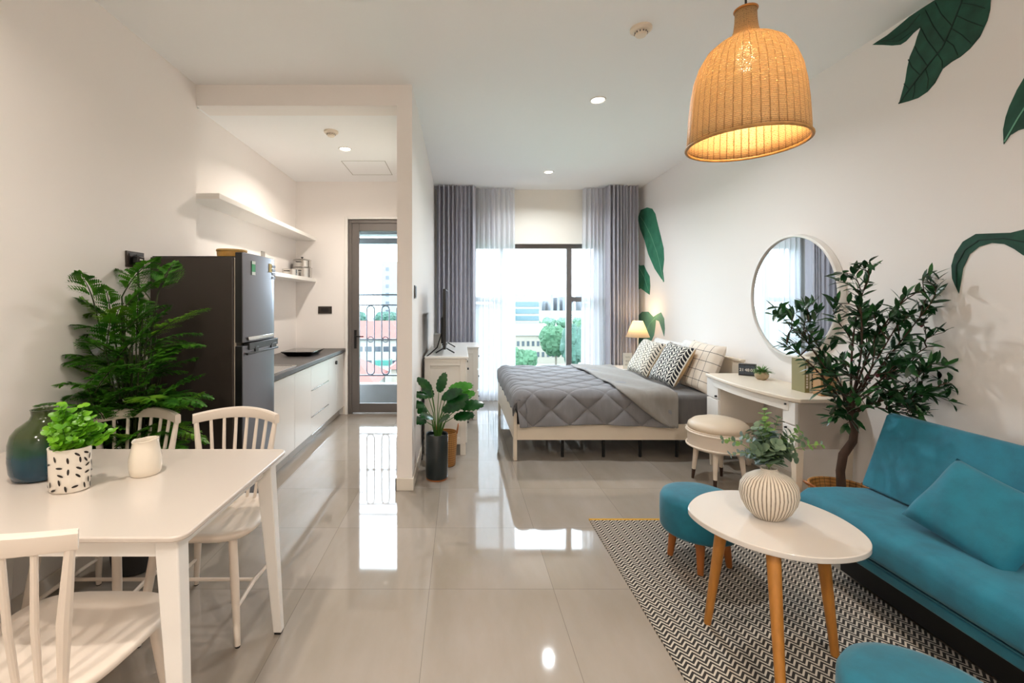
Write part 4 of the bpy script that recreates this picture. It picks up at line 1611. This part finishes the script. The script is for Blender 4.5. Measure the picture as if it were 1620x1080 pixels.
# ------------------------------------------------------------------ console, television, second dresser
def panelled(label, x0, x1, ya, yb, zt, name, cat, drawers, legz=.10):
    t = thing(name, label, cat, ((x0 + x1) / 2, (ya + yb) / 2, 0))
    W = M['whitewood']
    obj('top', B(x0, x1 + .012, ya - .012, yb + .012, zt - .022, zt), M['white'], t, bevel=.004)
    obj('body', B(x0, x1 - .012, ya + .008, yb - .008, legz, zt - .022), W, t, smooth=0)
    for yy in (ya, yb - .008):
        m = MB()
        m.box(x0, x0 + .05, yy, yy + .008, legz, zt - .022).box(x1 - .062, x1 - .012, yy, yy + .008, legz, zt - .022)
        m.box(x0 + .05, x1 - .062, yy, yy + .008, zt - .085, zt - .022).box(x0 + .05, x1 - .062, yy, yy + .008, legz, legz + .06)
        obj('side_frame', m, W, t, bevel=.002)
    for x in (x0 + .025, x1 - .037):
        for y in (ya + .025, yb - .025):
            obj('leg', B(x - .025, x + .025, y - .025, y + .025, 0, legz), W, t, bevel=.003)
    nz, ny = drawers
    hz, hy = (zt - .022 - legz) / nz, (yb - ya) / ny
    for i in range(nz):
        for j in range(ny):
            d = obj('drawer', B(x1 - .012, x1 + .002, ya + hy * j + .012, ya + hy * (j + 1) - .012, legz + hz * i + .01, legz + hz * (i + 1) - .01), M['white'], t, bevel=.002)
            yc, zc = ya + hy * (j + .5), legz + hz * (i + .5)
            obj('knob', MB().tube([(x1, yc, zc), (x1 + .022, yc, zc)], .011, 10), M['blackmet'], d)
    return t


panelled('white painted drawer console standing along the partition wall under the television', -.325, .062, 4.14, 5.26, .90, 'drawer_console', 'console', (3, 2))
panelled('second white dresser, slightly deeper, between the television console and the left curtain', -.325, .215, 5.40, 5.98, .87, 'dresser', 'dresser', (3, 1))
t = thing('television', 'black flat television on two splayed feet on the white console', 'television', (-.14, 4.68, .90))
obj('screen_panel', B(-.160, -.132, 4.20, 5.16, .955, 1.515), M['black'], t, bevel=.004)
obj('screen', B(-.132, -.1305, 4.21, 5.15, .975, 1.505), mat('black_screen_glass', '#0A0B0D', rough=.08, spec=.7), t, smooth=0)
obj('back_housing', B(-.185, -.160, 4.40, 4.96, .99, 1.25), M['black'], t, bevel=.01)
for yy in (4.38, 4.98):
    obj('foot', MB().tube([(-.235, yy, .906), (-.146, yy, .958), (-.055, yy, .906)], .007, 8), M['black'], t)
t = thing('router', 'small white router box behind the television on the console', 'router', (-.24, 4.98, .90))
obj('box_body', B(-.285, -.20, 4.90, 5.06, .90, 1.05), M['white'], t, bevel=.008)
tag(obj('television_cable', MB().tube([(-.18, 4.5, 1.10), (-.22, 4.35, .96), (-.28, 4.18, .915), (-.336, 4.118, .88), (-.34, 4.11, .6), (-.34, 4.112, .3), (-.34, 4.11, .02), (-.335, 4.0, .012)], .006, 8), M['black']), 'black cable running down the partition wall from the television', 'cable')

# ------------------------------------------------------------------ plants by the partition wall
bx_, by_ = -.115, 3.90
t = thing('wicker_basket', 'tall wicker basket with hoop handles behind the dark cylinder pot', 'basket', (bx_, by_, 0))
obj('basket_body', MB().lathe([(.068, 0), (.075, .01), (.088, .20), (.092, .285), (.084, .285), (.080, .2)], (0, 0, 0), 40, capt=False), M['rattan'], t, smooth=50)
for ch in t.children:
    if ch.name.startswith('basket_body'):
        for v in ch.data.vertices:
            v.co += Vector((bx_, by_, 0))
for s in (-1, 1):
    c0 = Vector((bx_ + s * .088, by_, .28))
    obj('handle', MB().tube([c0 + Vector((s * .012 * math.sin(a), .045 * math.cos(a), .07 * math.sin(a))) for a in [PI * k / 10 for k in range(11)]], .006, 7), M['orangewood'], t)
cx, cy = -.185, 3.60
t = thing('potted_philodendron', 'leafy green plant in a tall dark cylinder pot at the partition wall', 'plant', (cx, cy, 0))
obj('pot', MB().lathe([(.084, .012), (.088, .02), (.089, .35), (.085, .356), (.079, .35), (.078, .32)], (cx, cy, 0), 40), M['slate'], t)
obj('saucer', MB().lathe([(.080, 0), (.084, .004), (.084, .012)], (cx, cy, 0), 36), M['orangewood'], t)
obj('gravel', MB().lathe([(.078, .325), (0, .332)], (cx, cy, 0), 24, capb=False, capt=False), mat('grey_gravel', '#6F716E', rough=.9, bump=.8, bs=90, bd=.01, var=.5, vs=80), t)
M['glossleaf'] = auto_leaf('glossy_lobed_leaf', '#1B5220', '#0F3814', .22, .2)
M['glosslight'] = auto_leaf('fresh_lobed_leaf', '#4F9A2E', '#357A22', .3, .3)


def lobed(mb, base, d, up, L, W, lobes=6):
    d = Vector(d).normalized()
    side = d.cross(Vector(up)).normalized()
    up = side.cross(d).normalized()
    base = Vector(base)
    out = []
    n = lobes * 4
    for i in range(n + 1):
        t_ = i / n
        env = math.sin(PI * min(1, t_ * .9 + .1)) ** .7
        lob = .24 + .76 * abs(math.cos(PI * lobes * t_)) ** .8
        out.append((t_ + .05 * math.sin(2 * PI * lobes * t_), env * lob * W / 2))
    vs = []
    for tt, w_ in out:
        c = base + d * (L * tt) - up * (.28 * L * tt * tt)
        vs += [c + side * w_ + up * (-.12 * w_), c + up * .002, c - side * w_ + up * (-.12 * w_)]
    fs = []
    for i in range(n):
        a = i * 3
        fs += [(a, a + 1, a + 4, a + 3), (a + 1, a + 2, a + 5, a + 4)]
    mb.add(vs, fs)


stm, f1, f2 = MB(), MB(), MB()
PR = random.Random(12)
specs = [(-.05, -.02, .60, .15, 0), (.10, -.06, .44, .19, 0), (.23, -.02, .38, .19, 0), (.05, -.04, .50, .19, 0), (-.12, -.06, .42, .15, 0), (-.04, -.12, .30, .17, 0), (.12, -.02, .60, .19, 1),
         (.17, -.03, .50, .17, 1), (-.10, .0, .30, .16, 0), (.03, -.10, .24, .18, 0), (.10, .06, .34, .17, 0), (-.05, .06, .48, .16, 0), (.06, -.05, .36, .21, 0), (.17, -.05, .26, .16, 0), (-.10, -.04, .20, .14, 0),
         (.02, -.02, .57, .16, 0), (-.08, -.04, .52, .13, 0), (.14, .02, .42, .18, 0)]
for dx, dy, h, L, lt in specs:
    p0 = Vector((cx + dx * .12, cy + dy * .12, .33))
    p2 = Vector((cx + dx * .8, cy + dy * .8, .33 + h * .62))
    p1 = (p0 + p2) / 2 + Vector((-dx * .12, 0, .03))
    stm.tube([p0, p1, p2], [.005, .0038, .003], 6)
    dd = Vector((dx, dy, .03 + .05 * PR.random()))
    lobed(f2 if lt else f1, p2, dd, (0, -.8, .7), L * 1.02, L * .56)
for mb_ in (f1, f2, stm):
    for v in mb_.v:
        v.x = max(v.x, -.340)
        if v.y > 4.115 and v.z < .95:
            v.y = 4.115
obj('stems', stm, M['stem'], t)
obj('foliage', f1, M['glossleaf'], t, smooth=50)
obj('young_leaves', f2, M['glosslight'], t, smooth=50)

# ------------------------------------------------------------------ dressing desk, mirror, stool
DT = .78
t = thing('dressing_desk', 'white dressing desk with bowed front along the right wall under the mirror', 'desk', (2.32, 3.4, 0))
W = M['whitewood']
front = [(2.135, 2.855), (2.095, 2.93)]
for i in range(1, 12):
    u = i / 12
    front.append((2.095 - .045 * math.sin(PI * u) + .02 * u, 2.93 + .97 * u))
front += [(2.115, 3.925), (2.515, 3.93), (2.515, 2.85)]
obj('desktop', MB().prism([(x, y, DT - .026) for x, y in front], (0, 0, .026)), M['creamwood'], t, bevel=.006, seg=3)
m = MB()
ap = [(x + .018, y) for x, y in front[1:13]]
for (xa, ya), (xb, yb) in zip(ap, ap[1:]):
    m.prism([(xa, ya, .692), (xb, yb, .692), (xb + .02, yb, .692), (xa + .02, ya, .692)], (0, 0, .062))
obj('apron', m, W, t, smooth=0)
obj('side_panel', B(2.135, 2.485, 2.872, 2.885, .46, DT - .026), mat('taupe_painted_panel', '#B9AEA2', rough=.45), t, bevel=.002)
b1 = obj('pedestal', B(2.135, 2.49, 3.735, 3.91, .40, DT - .026), W, t, bevel=.002)
for za, zb in ((.405, .585), (.595, .75)):
    d = obj('drawer', B(2.118, 2.135, 3.738, 3.907, za, zb), M['white'], t, bevel=.002)
    obj('knob', MB().tube([(2.118, 3.76, za + .02), (2.104, 3.76, za + .02)], .008, 10), M['blackmet'], d)
obj('pedestal', B(2.135, 2.49, 2.886, 2.99, .46, DT - .026), W, t, bevel=.002)
for za, zb in ((.465, .60), (.61, .75)):
    d = obj('drawer', B(2.115, 2.135, 2.875, 2.985, za, zb), M['white'], t, bevel=.002)
    obj('knob', MB().tube([(2.115, 2.95, zb - .02), (2.102, 2.95, zb - .02)], .006, 10), M['blackmet'], d)
for x, y, zt in ((2.15, 2.905, .46), (2.465, 2.905, .46), (2.155, 3.89, .40), (2.465, 3.89, .40)):
    m = MB()
    a, b = .026, .015
    m.add([(x - b, y - b, 0), (x + b, y - b, 0), (x + b, y + b, 0), (x - b, y + b, 0), (x - a, y - a, zt), (x + a, y - a, zt), (x + a, y + a, zt), (x - a, y + a, zt)],
          [(0, 3, 2, 1), (4, 5, 6, 7), (0, 1, 5, 4), (1, 2, 6, 5), (2, 3, 7, 6), (3, 0, 4, 7)])
    obj('leg', m, M['creamwood'], t, bevel=.003)

# mirror
my, mz, mr = 3.44, 1.435, .462
t = thing('round_mirror', 'large round wall mirror with thin white frame above the dressing desk', 'mirror', (XR, my, mz))
m = MB()
vs, fs = [], []
n = 72
prf = [(mr, XR - .002), (mr, XR - .045), (mr - .006, XR - .050), (mr - .016, XR - .050), (mr - .020, XR - .044), (mr - .020, XR - .030)]
for r, x in prf:
    for k in range(n):
        a = 2 * PI * k / n
        vs.append((x, my + r * math.cos(a), mz + r * math.sin(a)))
for i in range(len(prf) - 1):
    for k in range(n):
        fs.append((i * n + k, i * n + (k + 1) % n, (i + 1) * n + (k + 1) % n, (i + 1) * n + k))
m.add(vs, fs)
obj('frame', m, M['white'], t, smooth=40)
m = MB().prism([(XR - .034, my + (mr - .019) * math.cos(2 * PI * k / n), mz + (mr - .019) * math.sin(2 * PI * k / n)) for k in range(n)], (.008, 0, 0))
obj('mirror_glass', m, mat('mirror_silvering', '#E8ECEE', rough=.0, metal=1.), t, smooth=0)

# things on the desk
t = thing('flip_clock', 'black box flip clock with white numerals on the dressing desk', 'clock', (2.415, 3.84, DT))
A = Matrix.Rotation(math.radians(-14), 3, 'Z')


def placed(mb, c, Mx):
    for v in mb.v:
        v.xyz = (Mx @ v) + Vector(c)
    return mb


cc = (2.40, 3.80, DT)
A = Matrix.Rotation(math.radians(-38), 3, 'Z')
obj('case', placed(B(-.062, .062, -.032, .032, 0, .098), cc, A), M['black'], t, bevel=.004)
for k in range(3):
    p = obj('flap_panel', placed(B(-.057 + k * .039, -.021 + k * .039, -.0345, -.032, .012, .088), cc, A), mat('slate_flap', '#3A4450', rough=.3), t, smooth=0)
    cu = bpy.data.curves.new('clock_digits', 'FONT')
    cu.body = ('21', '48', '03')[k]
    cu.size = .034
    cu.align_x = 'CENTER'
    tmp = bpy.data.objects.new('tmp', cu)
    col.objects.link(tmp)
    dg = bpy.context.evaluated_depsgraph_get()
    me = bpy.data.meshes.new_from_object(tmp.evaluated_get(dg))
    bpy.data.objects.remove(tmp)
    mb_ = MB()
    mb_.v = [Vector((v.co.x - .039 + k * .039, -.0355, .038 + v.co.y)) for v in me.vertices]
    mb_.f = [list(q.vertices) for q in me.polygons]
    mb_.mi = [0] * len(mb_.f)
    obj('numerals', placed(mb_, cc, A), M['white'], p, smooth=0)

sx_, sy_ = 2.385, 3.60
t = thing('potted_succulent', 'small spiky green plant in a round clay pot on the dressing desk', 'plant', (sx_, sy_, DT))
obj('pot', MB().lathe([(.028, 0), (.042, .012), (.050, .032), (.046, .052), (.038, .062), (.036, .055)], (sx_, sy_, DT), 28), mat('tan_clay', '#B5A184', rough=.7, bump=.2, bs=90), t)
m = MB()
for k in range(130):
    a, e = R.uniform(0, 2 * PI), R.uniform(.25, 1.5)
    d = Vector((math.cos(a) * math.cos(e), math.sin(a) * math.cos(e), math.sin(e) * .8))
    m.leaf(Vector((sx_, sy_, DT + .055)) + Vector((d.x, d.y, 0)) * .03, d, (0, 0, 1), R.uniform(.04, .07), .010, (.7, 1, .6, 0), .4, .3)
obj('foliage', m, auto_leaf('sage_succulent_leaf', '#6F9A52', '#4E7A3C', .5, .2), t, smooth=60)

books = [('#8C8458', .032, .225, .12, 'olive green hardback book standing at the left end of the desk books'), ('#E4DCCB', .040, .235, .13, 'thick cream book with dark spine lettering standing beside the olive book'),
         ('#DFE1E2', .030, .21, .15, 'white book standing in the middle of the desk books'), ('#A9A3BC', .026, .20, .15, 'lavender grey book standing right of the white book'),
         ('#CDB890', .030, .19, .15, 'sand coloured book at the right end of the desk books')]
x = 2.315
for i, (c_, th, h, dp, lab) in enumerate(books):
    t = thing('book', lab, 'book', (x + th / 2, 3.08, DT), 'books on the dressing desk')
    cm = mat('book_cover_%s' % ('olive', 'cream', 'white', 'lavender', 'sand')[i], c_, rough=.6)
    y0 = 3.06 - .006 * i
    m = MB().box(x + .001, x + .003, y0, y0 + dp, DT, DT + h).box(x + th - .003, x + th - .001, y0, y0 + dp, DT, DT + h).box(x + .001, x + th - .001, y0 - .002, y0, DT, DT + h)
    obj('cover', m, cm, t, smooth=0)
    obj('pages', B(x + .003, x + th - .003, y0, y0 + dp - .004, DT + .003, DT + h - .003), mat('paper', '#EFE8D8', rough=.9) if i == 0 else bpy.data.materials['paper'], t, smooth=0)
    m = MB()
    z = DT + .03
    while z < DT + h * (.8 if i in (1, 0) else .4):
        hh = R.uniform(.008, .02)
        m.box(x + th * .3, x + th * .7, y0 - .0026, y0 - .002, z, z + hh)
        z += hh + .006
    obj('spine_lettering', m, M['black'] if i != 0 else M['whitewood'], t, smooth=0)
    x += th + .001
t = thing('wooden_box', 'tan wooden box standing behind the olive tree leaves on the desk end', 'box', (2.39, 2.98, DT))
obj('box_body', B(2.335, 2.44, 2.945, 3.015, DT, DT + .17), mat('tan_wood', '#B98F5F', rough=.5, var=.2, vs=9), t, bevel=.003)
obj('lid', B(2.333, 2.442, 2.943, 3.017, DT + .17, DT + .182), mat('tan_wood_lid', '#C39B6B', rough=.5), t, bevel=.003)

# vanity stool
sx, sy = 1.985, 3.50
t = thing('vanity_stool', 'round cream vanity stool with padded beige seat in front of the desk', 'stool', (sx, sy, 0))
R0 = .215
prof = [(R0 - .01, .415), (R0 + .0, .43), (R0 - .006, .455), (R0 - .04, .482), (R0 - .10, .500), (.05, .508), (.0, .509)]
obj('seat_cushion', MB().lathe(prof, (sx, sy, 0), 56, capt=False), M['beige'], t, smooth=80)
ivory = mat('ivory_leather', '#E6D8C8', rough=.4)
prof = [(R0 - .06, .265), (R0 - .02, .272), (R0 - .004, .285), (R0 - .004, .30), (R0 + .002, .40), (R0 + .006, .416), (R0 - .02, .42)]
obj('drum', MB().lathe(prof, (sx, sy, 0), 56), ivory, t, smooth=50)
for z in (.295, .400):
    ring = [(sx + (R0 + .006) * math.cos(2 * PI * k / 60), sy + (R0 + .006) * math.sin(2 * PI * k / 60), z) for k in range(61)]
    obj('piping', MB().tube(ring, .0075, 8, cap=False), ivory, t)
for k in range(4):
    a = PI / 4 + k * PI / 2 + .15
    c_, s_ = math.cos(a), math.sin(a)
    p0, p1, p2 = (sx + c_ * .150, sy + s_ * .150, .268), (sx + c_ * .170, sy + s_ * .170, .075), (sx + c_ * .178, sy + s_ * .178, 0)
    lg = obj('leg', MB().tube([p0, p1], [.022, .014], 14), ivory, t)
    obj('leg_tip', MB().tube([p1, p2], [.0145, .010], 14), M['darktip'], lg)
# ------------------------------------------------------------------ olive tree
ox, oy = 2.235, 2.665
t = thing('basket_planter', 'woven basket with hoop handles holding the olive tree beside the sofa', 'basket', (ox, oy, 0))
bo = obj('basket_body', MB().lathe([(.115, 0), (.13, .01), (.152, .20), (.160, .30), (.150, .30), (.140, .25)], (0, 0, 0), 48, capt=False), M['rattan'], t, smooth=50)
for v in bo.data.vertices:
    v.co += Vector((ox, oy, 0))
ring = [(ox + .156 * math.cos(2 * PI * k / 48), oy + .156 * math.sin(2 * PI * k / 48), .302) for k in range(49)]
obj('rim', MB().tube(ring, .008, 8, cap=False), M['rattan'], t)
for s in (-1, 1):
    c0 = Vector((ox + s * .155, oy, .30))
    obj('handle', MB().tube([c0 + Vector((s * .055 * math.sin(a), .05 * math.cos(a), .035 * math.sin(a))) for a in [PI * k / 10 for k in range(11)]], .007, 7), M['orangewood'], t)
t = thing('olive_tree', 'dark green olive tree with brown trunk between the desk and sofa', 'tree', (ox, oy, .2))
obj('soil', MB().lathe([(.138, .24), (0, .25)], (ox, oy, 0), 24, capb=False, capt=False), M['terra'], t)
tr = [(ox, oy, .10), (2.235, 2.665, .26), (2.222, 2.66, .40), (2.23, 2.65, .50), (2.282, 2.645, .58), (2.288, 2.64, .66), (2.262, 2.63, .74), (2.25, 2.62, .82)]
obj('trunk', MB().tube(tr, [.026, .024, .022, .023, .021, .019, .020, .015], 12), M['bark'], t, smooth=60)
OR = random.Random(5)
brm, lf1, lf2 = MB(), MB(), MB()


def olive_leaf(p, d):
    mb_ = lf1 if OR.random() < .8 else lf2
    mb_.leaf(p, d, (OR.uniform(-.5, .5), OR.uniform(-.6, .2), 1), OR.uniform(.06, .092), OR.uniform(.019, .028), (.12, .8, 1, .75, .0), OR.uniform(0, .25), .2)


def olive_twig(p0, p1, depth=0, r=.004):
    p0, p1 = Vector(p0), Vector(p1)
    L = (p1 - p0).length
    n = max(4, int(L / .042))
    pts = []
    bend = Vector((OR.uniform(-.03, .03), OR.uniform(-.03, .03), OR.uniform(0, .05)))
    for i in range(n + 1):
        u = i / n
        pts.append(p0.lerp(p1, u) + bend * math.sin(PI * u))
    brm.tube(pts, [r * (1 - .65 * i / n) for i in range(n + 1)], 6)
    ax = (p1 - p0).normalized()
    for i in range(1 if depth else max(2, n // 3), n + 1):
        for j in range(2):
            a = OR.uniform(0, 2 * PI)
            o_ = ax.orthogonal().normalized()
            o_ = (Matrix.Rotation(a, 3, ax) @ o_)
            olive_leaf(pts[i], ax * .75 + o_ * .8)
    olive_leaf(pts[-1], ax)
    if depth < 2:
        for k in range(3 if depth == 0 else 1):
            i = OR.randint(n // 3, n)
            a = OR.uniform(0, 2 * PI)
            o_ = Matrix.Rotation(a, 3, ax) @ ax.orthogonal().normalized()
            d = (ax * .8 + o_ * .9 + Vector((0, 0, .15))).normalized()
            ln = OR.uniform(.10, .17) * (1 if depth == 0 else .7)
            olive_twig(pts[i], pts[i] + d * ln, depth + 1, r * .6)


top = (2.25, 2.62, .82)
ends = [(1.83, 2.55, 1.15, .74), (1.86, 2.58, 1.32, .78), (2.28, 2.56, 1.49, .82), (2.20, 2.5, 1.36, .82), (2.40, 2.45, 1.42, .82), (2.44, 2.36, 1.38, .80),
        (2.46, 2.40, 1.15, .80), (2.45, 2.36, .93, .76), (2.48, 2.42, .90, .74), (2.05, 2.70, 1.25, .80), (2.1, 2.42, .88, .74), (2.3, 2.34, 1.06, .78), (2.15, 2.36, 1.16, .80), (2.42, 2.7, 1.15, .82),
        (2.34, 2.5, .80, .72), (2.12, 2.60, .76, .70), (2.35, 2.45, 1.26, .82)]
for ex, ey, ez, z0 in ends:
    zz0 = z0
    olive_twig((2.255, 2.625, zz0), (ex, ey, ez), 0, .0065)
for mb_ in (brm, lf1, lf2):
    for v in mb_.v:
        if v.x > XR - .012:
            v.x = XR - .012 - .25 * (v.x - XR + .012) if v.x < XR + .03 else XR - .02
        if v.y > 2.84 and v.x > 2.04 and .40 < v.z < DT + .26:
            v.y = 2.84
obj('branches', brm, M['bark'], t)
M['olive'] = auto_leaf('dark_olive_leaf', '#1D4A22', '#12361A', .3, .15)
M['olive2'] = auto_leaf('bright_olive_leaf', '#376E34', '#26542A', .3, .2)
obj('foliage', lf1, M['olive'], t, smooth=50)
obj('young_leaves', lf2, M['olive2'], t, smooth=50)
m = MB()
for k in range(9):
    p = Vector(OR.choice([v for v in brm.v]))
    m.lathe([(.002, -.011), (.009, -.004), (.009, .005), (.002, .011)], p + Vector((0, 0, -.01)), 8)
obj('olives', m, mat('dark_red_olive', '#4A1420', rough=.3), t)

# ------------------------------------------------------------------ sofa and cushion
t = thing('sofa_bed', 'teal velvet armless sofa with tilted backrest along the right wall', 'sofa', (1.98, 1.45, 0))
SY0, SY1 = .56, 2.37


def extr(prof, y0, y1):
    return MB().prism([(x, y0, z) for x, z in prof], (0, y1 - y0, 0))


obj('seat', extr([(1.755, .275), (1.745, .36), (1.755, .405), (1.80, .432), (1.95, .436), (2.17, .425), (2.17, .275)], SY0, SY1), M['teal'], t, smooth=50, bevel=.028, seg=4)
obj('seat_base', extr([(1.775, .215), (1.765, .272), (2.16, .272), (2.16, .215)], SY0 + .01, SY1 - .01), M['teal'], t, smooth=50, bevel=.012, seg=3)
obj('backrest', extr([(2.085, .44), (2.215, .80), (2.235, .815), (2.30, .80), (2.31, .78), (2.20, .42), (2.18, .40)], SY0, SY1), M['teal'], t, smooth=50, bevel=.022, seg=4)
pts = [(2.222, SY0 + .02, .812), (2.222, SY1 - .02, .812)]
obj('under_sofa_shade', B(1.93, 2.15, SY0 + .05, SY1 - .06, .03, .216), M['blackmet'], t)  # dark block added to stand for the shade under the sofa
obj('seam_piping', MB().tube([(1.762, SY0 + .02, .2745), (1.762, SY1 - .02, .2745)], .004, 8), M['teal_pipe'], t)
for x in (2.0, 2.13):
    for y in (SY0 + .2, SY1 - .25):
        obj('leg', MB().tube([(x, y, 0), (x, y, .218)], .014, 10), M['blackmet'], t)
n_, u_ = lean(.60, .80, -.12)
n_ = (n_ + Vector((0, -.15, 0))).normalized()
pillow('cushion', 'plain teal velvet cushion leaning on the backrest of the teal sofa', (2.005, 1.755, .565), (.35, .32), n_, u_, M['teal'], None, .12)

# ------------------------------------------------------------------ rug
t = thing('chevron_rug', 'flat woven rug with black and white zigzags under the oval coffee table', 'rug', (1.385, 1.9, 0))
obj('rug_field', B(.822, 1.95, .92, 2.885, 0, .008), M['rug'], t, smooth=0)
obj('end_binding', B(.820, 1.952, 2.885, 2.905, 0, .010), M['yellow'], t, bevel=.003)
obj('end_binding', B(.820, 1.952, .90, .92, 0, .010), M['yellow'], t, bevel=.003)
RZ = .008

# ------------------------------------------------------------------ coffee table (egg shaped top)
CT = .50
outl = [(0.987, 1.98), (1.067, 2.071), (1.139, 2.119), (1.217, 2.148), (1.312, 2.150), (1.403, 2.128), (1.477, 2.085), (1.522, 2.025), (1.554, 1.953), (1.567, 1.875), (1.562, 1.80), (1.545, 1.73), (1.518, 1.676), (1.479, 1.633), (1.426, 1.600), (1.354, 1.578), (1.271, 1.572), (1.192, 1.584), (1.117, 1.62), (1.060, 1.667), (1.018, 1.722), (0.988, 1.785), (0.972, 1.853), (0.970, 1.92)]
sm = []
n = len(outl)
for i in range(n):     # catmull-rom
    p0, p1, p2, p3 = (outl[(i + k - 1) % n] for k in range(4))
    for s in range(4):
        u = s / 4
        sm.append(tuple(.5 * ((2 * b) + (-a + c) * u + (2 * a - 5 * b + 4 * c - d) * u * u + (-a + 3 * b - 3 * c + d) * u ** 3) for a, b, c, d in zip(p0, p1, p2, p3)))
for _ in range(6):
    sm = [tuple((sm[i - 1][k] + 2 * sm[i][k] + sm[(i + 1) % len(sm)][k]) / 4 for k in (0, 1)) for i in range(len(sm))]
t = thing('coffee_table', 'white oval coffee table with three round honey wood legs on the rug', 'table', (1.27, 1.86, RZ))
obj('tabletop', MB().prism([(x, y, CT - .022) for x, y in sm], (0, 0, .022)), mat('polished_white_top', '#D6D0C9', rough=.12, spec=.6), t, bevel=.003)
for (xt, yt), (xf, yf) in (((1.075, 1.865), (1.062, 1.955)), ((1.145, 1.665), (1.075, 1.52)), ((1.395, 1.76), (1.462, 1.775))):
    obj('leg', MB().tube([(xf, yf, RZ + .001), (xt, yt, CT - .022)], [.0145, .024], 16), M['beech'], t)

# ribbed vase
vx, vy = 1.272, 1.875
t = thing('ribbed_vase', 'round flattened vase with beige vertical ribs on the white coffee table', 'vase', (vx, vy, CT))
N = NT('ribbed_sandy_ceramic')
x, y, z = N.sep(N.coord('Object'))
a = N.math('ARCTAN2', N.math('MULTIPLY', y, 1.25), x)
st = N.math('ABSOLUTE', N.math('SINE', N.math('MULTIPLY', a, 22)))
nz = N.noise(N.coord('Object'), 60, 3)
zf = N.ramp(z, .185, .165)
f = N.math('MULTIPLY', N.ramp(N.math('ADD', st, N.math('MULTIPLY', nz, .3)), .75, .35), zf)
N.l(N.mix(f, '#D9CFC0', '#7E7160'), N.b.inputs['Base Color'])
N.b.inputs['Roughness'].default_value = .65
N.bump(st, .8, .003)
prof = [(.050, 0), (.058, .004), (.062, .008), (.085, .03), (.104, .065), (.1125, .10), (.108, .135), (.090, .163), (.060, .181), (.036, .190), (.031, .197), (.033, .203), (.029, .203), (.026, .192)]
vb = obj('vase_body', MB().lathe(prof, (vx, vy, CT), 88, sy=.80), N.m, t, smooth=70)

# eucalyptus
t = thing('eucalyptus_bunch', 'bunch of grey green eucalyptus stems standing in the ribbed vase', 'plant', (vx, vy, CT + .19))
EU = random.Random(14)
stm, g1, g2, g3 = MB(), MB(), MB(), MB()
base = Vector((vx, vy, CT + .14))
neck = Vector((vx, vy, CT + .205))
sprigs = [((-.02, .0, .235), 1.0, 1), ((.045, .01, .20), 1.1, 0), ((-.055, -.01, .17), 1.1, 0), ((.115, -.01, .155), 1.0, 1), ((.20, -.02, .10), .8, 1), ((-.20, -.02, .12), .75, 1), ((.07, -.04, .09), 1.3, 0),
          ((-.07, -.03, .085), 1.3, 0), ((.0, -.05, .11), 1.3, 0), ((.03, .05, .12), 1.2, 0), ((-.04, .05, .14), 1.2, 0), ((.10, .04, .07), 1.2, 0), ((-.11, .0, .13), .9, 2), ((.0, 0, .15), 1.2, 2), ((.09, -.02, .05), 1.2, 0),
          ((-.03, -.02, .20), 1.0, 1), ((.06, -.02, .14), 1.2, 0), ((-.085, .03, .04), 1.1, 2), ((.15, .01, .12), .8, 0), ((-.15, .01, .05), .8, 2)]
for (dx, dy, dz), sc_, kd in sprigs:
    P = []
    e_ = neck + Vector((dx, dy, dz))
    for i in range(9):
        u = i / 8
        p = neck.lerp(e_, u) + Vector((0, 0, .03 * math.sin(PI * u)))
        P.append(p)
    stm.tube([base] + P, .0016, 5)
    g = (g1, g2, g3)[kd]
    thin = abs(dx) > .18
    for i in range(5 if thin else 1, 9):
        ax = (P[min(i + 1, 8)] - P[i - 1]).normalized()
        o_ = Matrix.Rotation(i * 1.57 + EU.uniform(-.3, .3), 3, ax) @ ax.orthogonal().normalized()
        for s in (-1, 1):
            sz = (.042 - .020 * i / 8) * sc_ * EU.uniform(.85, 1.1)
            gg = g if EU.random() < .8 else g1
            gg.leaf(P[i], o_ * s + ax * .5, ax, sz, sz, (.3, .85, 1, .8, .3), .15, .15)
obj('stems', stm, mat('pale_green_stem', '#7E9A5A', rough=.5), t)
obj('foliage', g1, auto_leaf('grey_green_eucalyptus_leaf', '#7A9276', '#5C7560', .55, .2), t, smooth=50)
obj('young_leaves', g2, auto_leaf('fresh_eucalyptus_leaf', '#8DB35E', '#6F9A55', .5, .3), t, smooth=50)
obj('silvery_leaves', g3, auto_leaf('silvery_eucalyptus_leaf', '#8FA5A5', '#6E8888', .5, .2), t, smooth=50)


# ------------------------------------------------------------------ round stools
def make_pouf(label):
    t = thing('footstool', label, 'footstool', (0, 0, 0))
    r = .192
    prof = [(r - .035, .165), (r - .008, .170), (r, .185), (r + .002, .26), (r, .325), (r - .012, .350), (r - .045, .363), (.08, .370), (.0, .371)]
    obj('upholstery', MB().lathe(prof, (0, 0, 0), 64, capt=False), M['teal'], t, smooth=80)
    for k in range(4):
        a = PI / 4 + k * PI / 2 + .35
        c_, s_ = math.cos(a), math.sin(a)
        obj('leg', MB().tube([(c_ * .120, s_ * .120, .168), (c_ * .140, s_ * .140, .0005)], [.024, .015], 14), M['orangewood'], t)
    return t


p1 = make_pouf('teal velvet footstool with short wooden legs behind the coffee table')
p2 = copy_tree(p1)
p2['label'] = 'teal velvet footstool cut by the bottom edge in front of the coffee table'
for p, (x, y) in ((p1, (1.275, 2.43)), (p2, (1.235, 1.195))):
    p.location = (x, y, RZ)
    p['group'] = 'teal footstools by the coffee table'
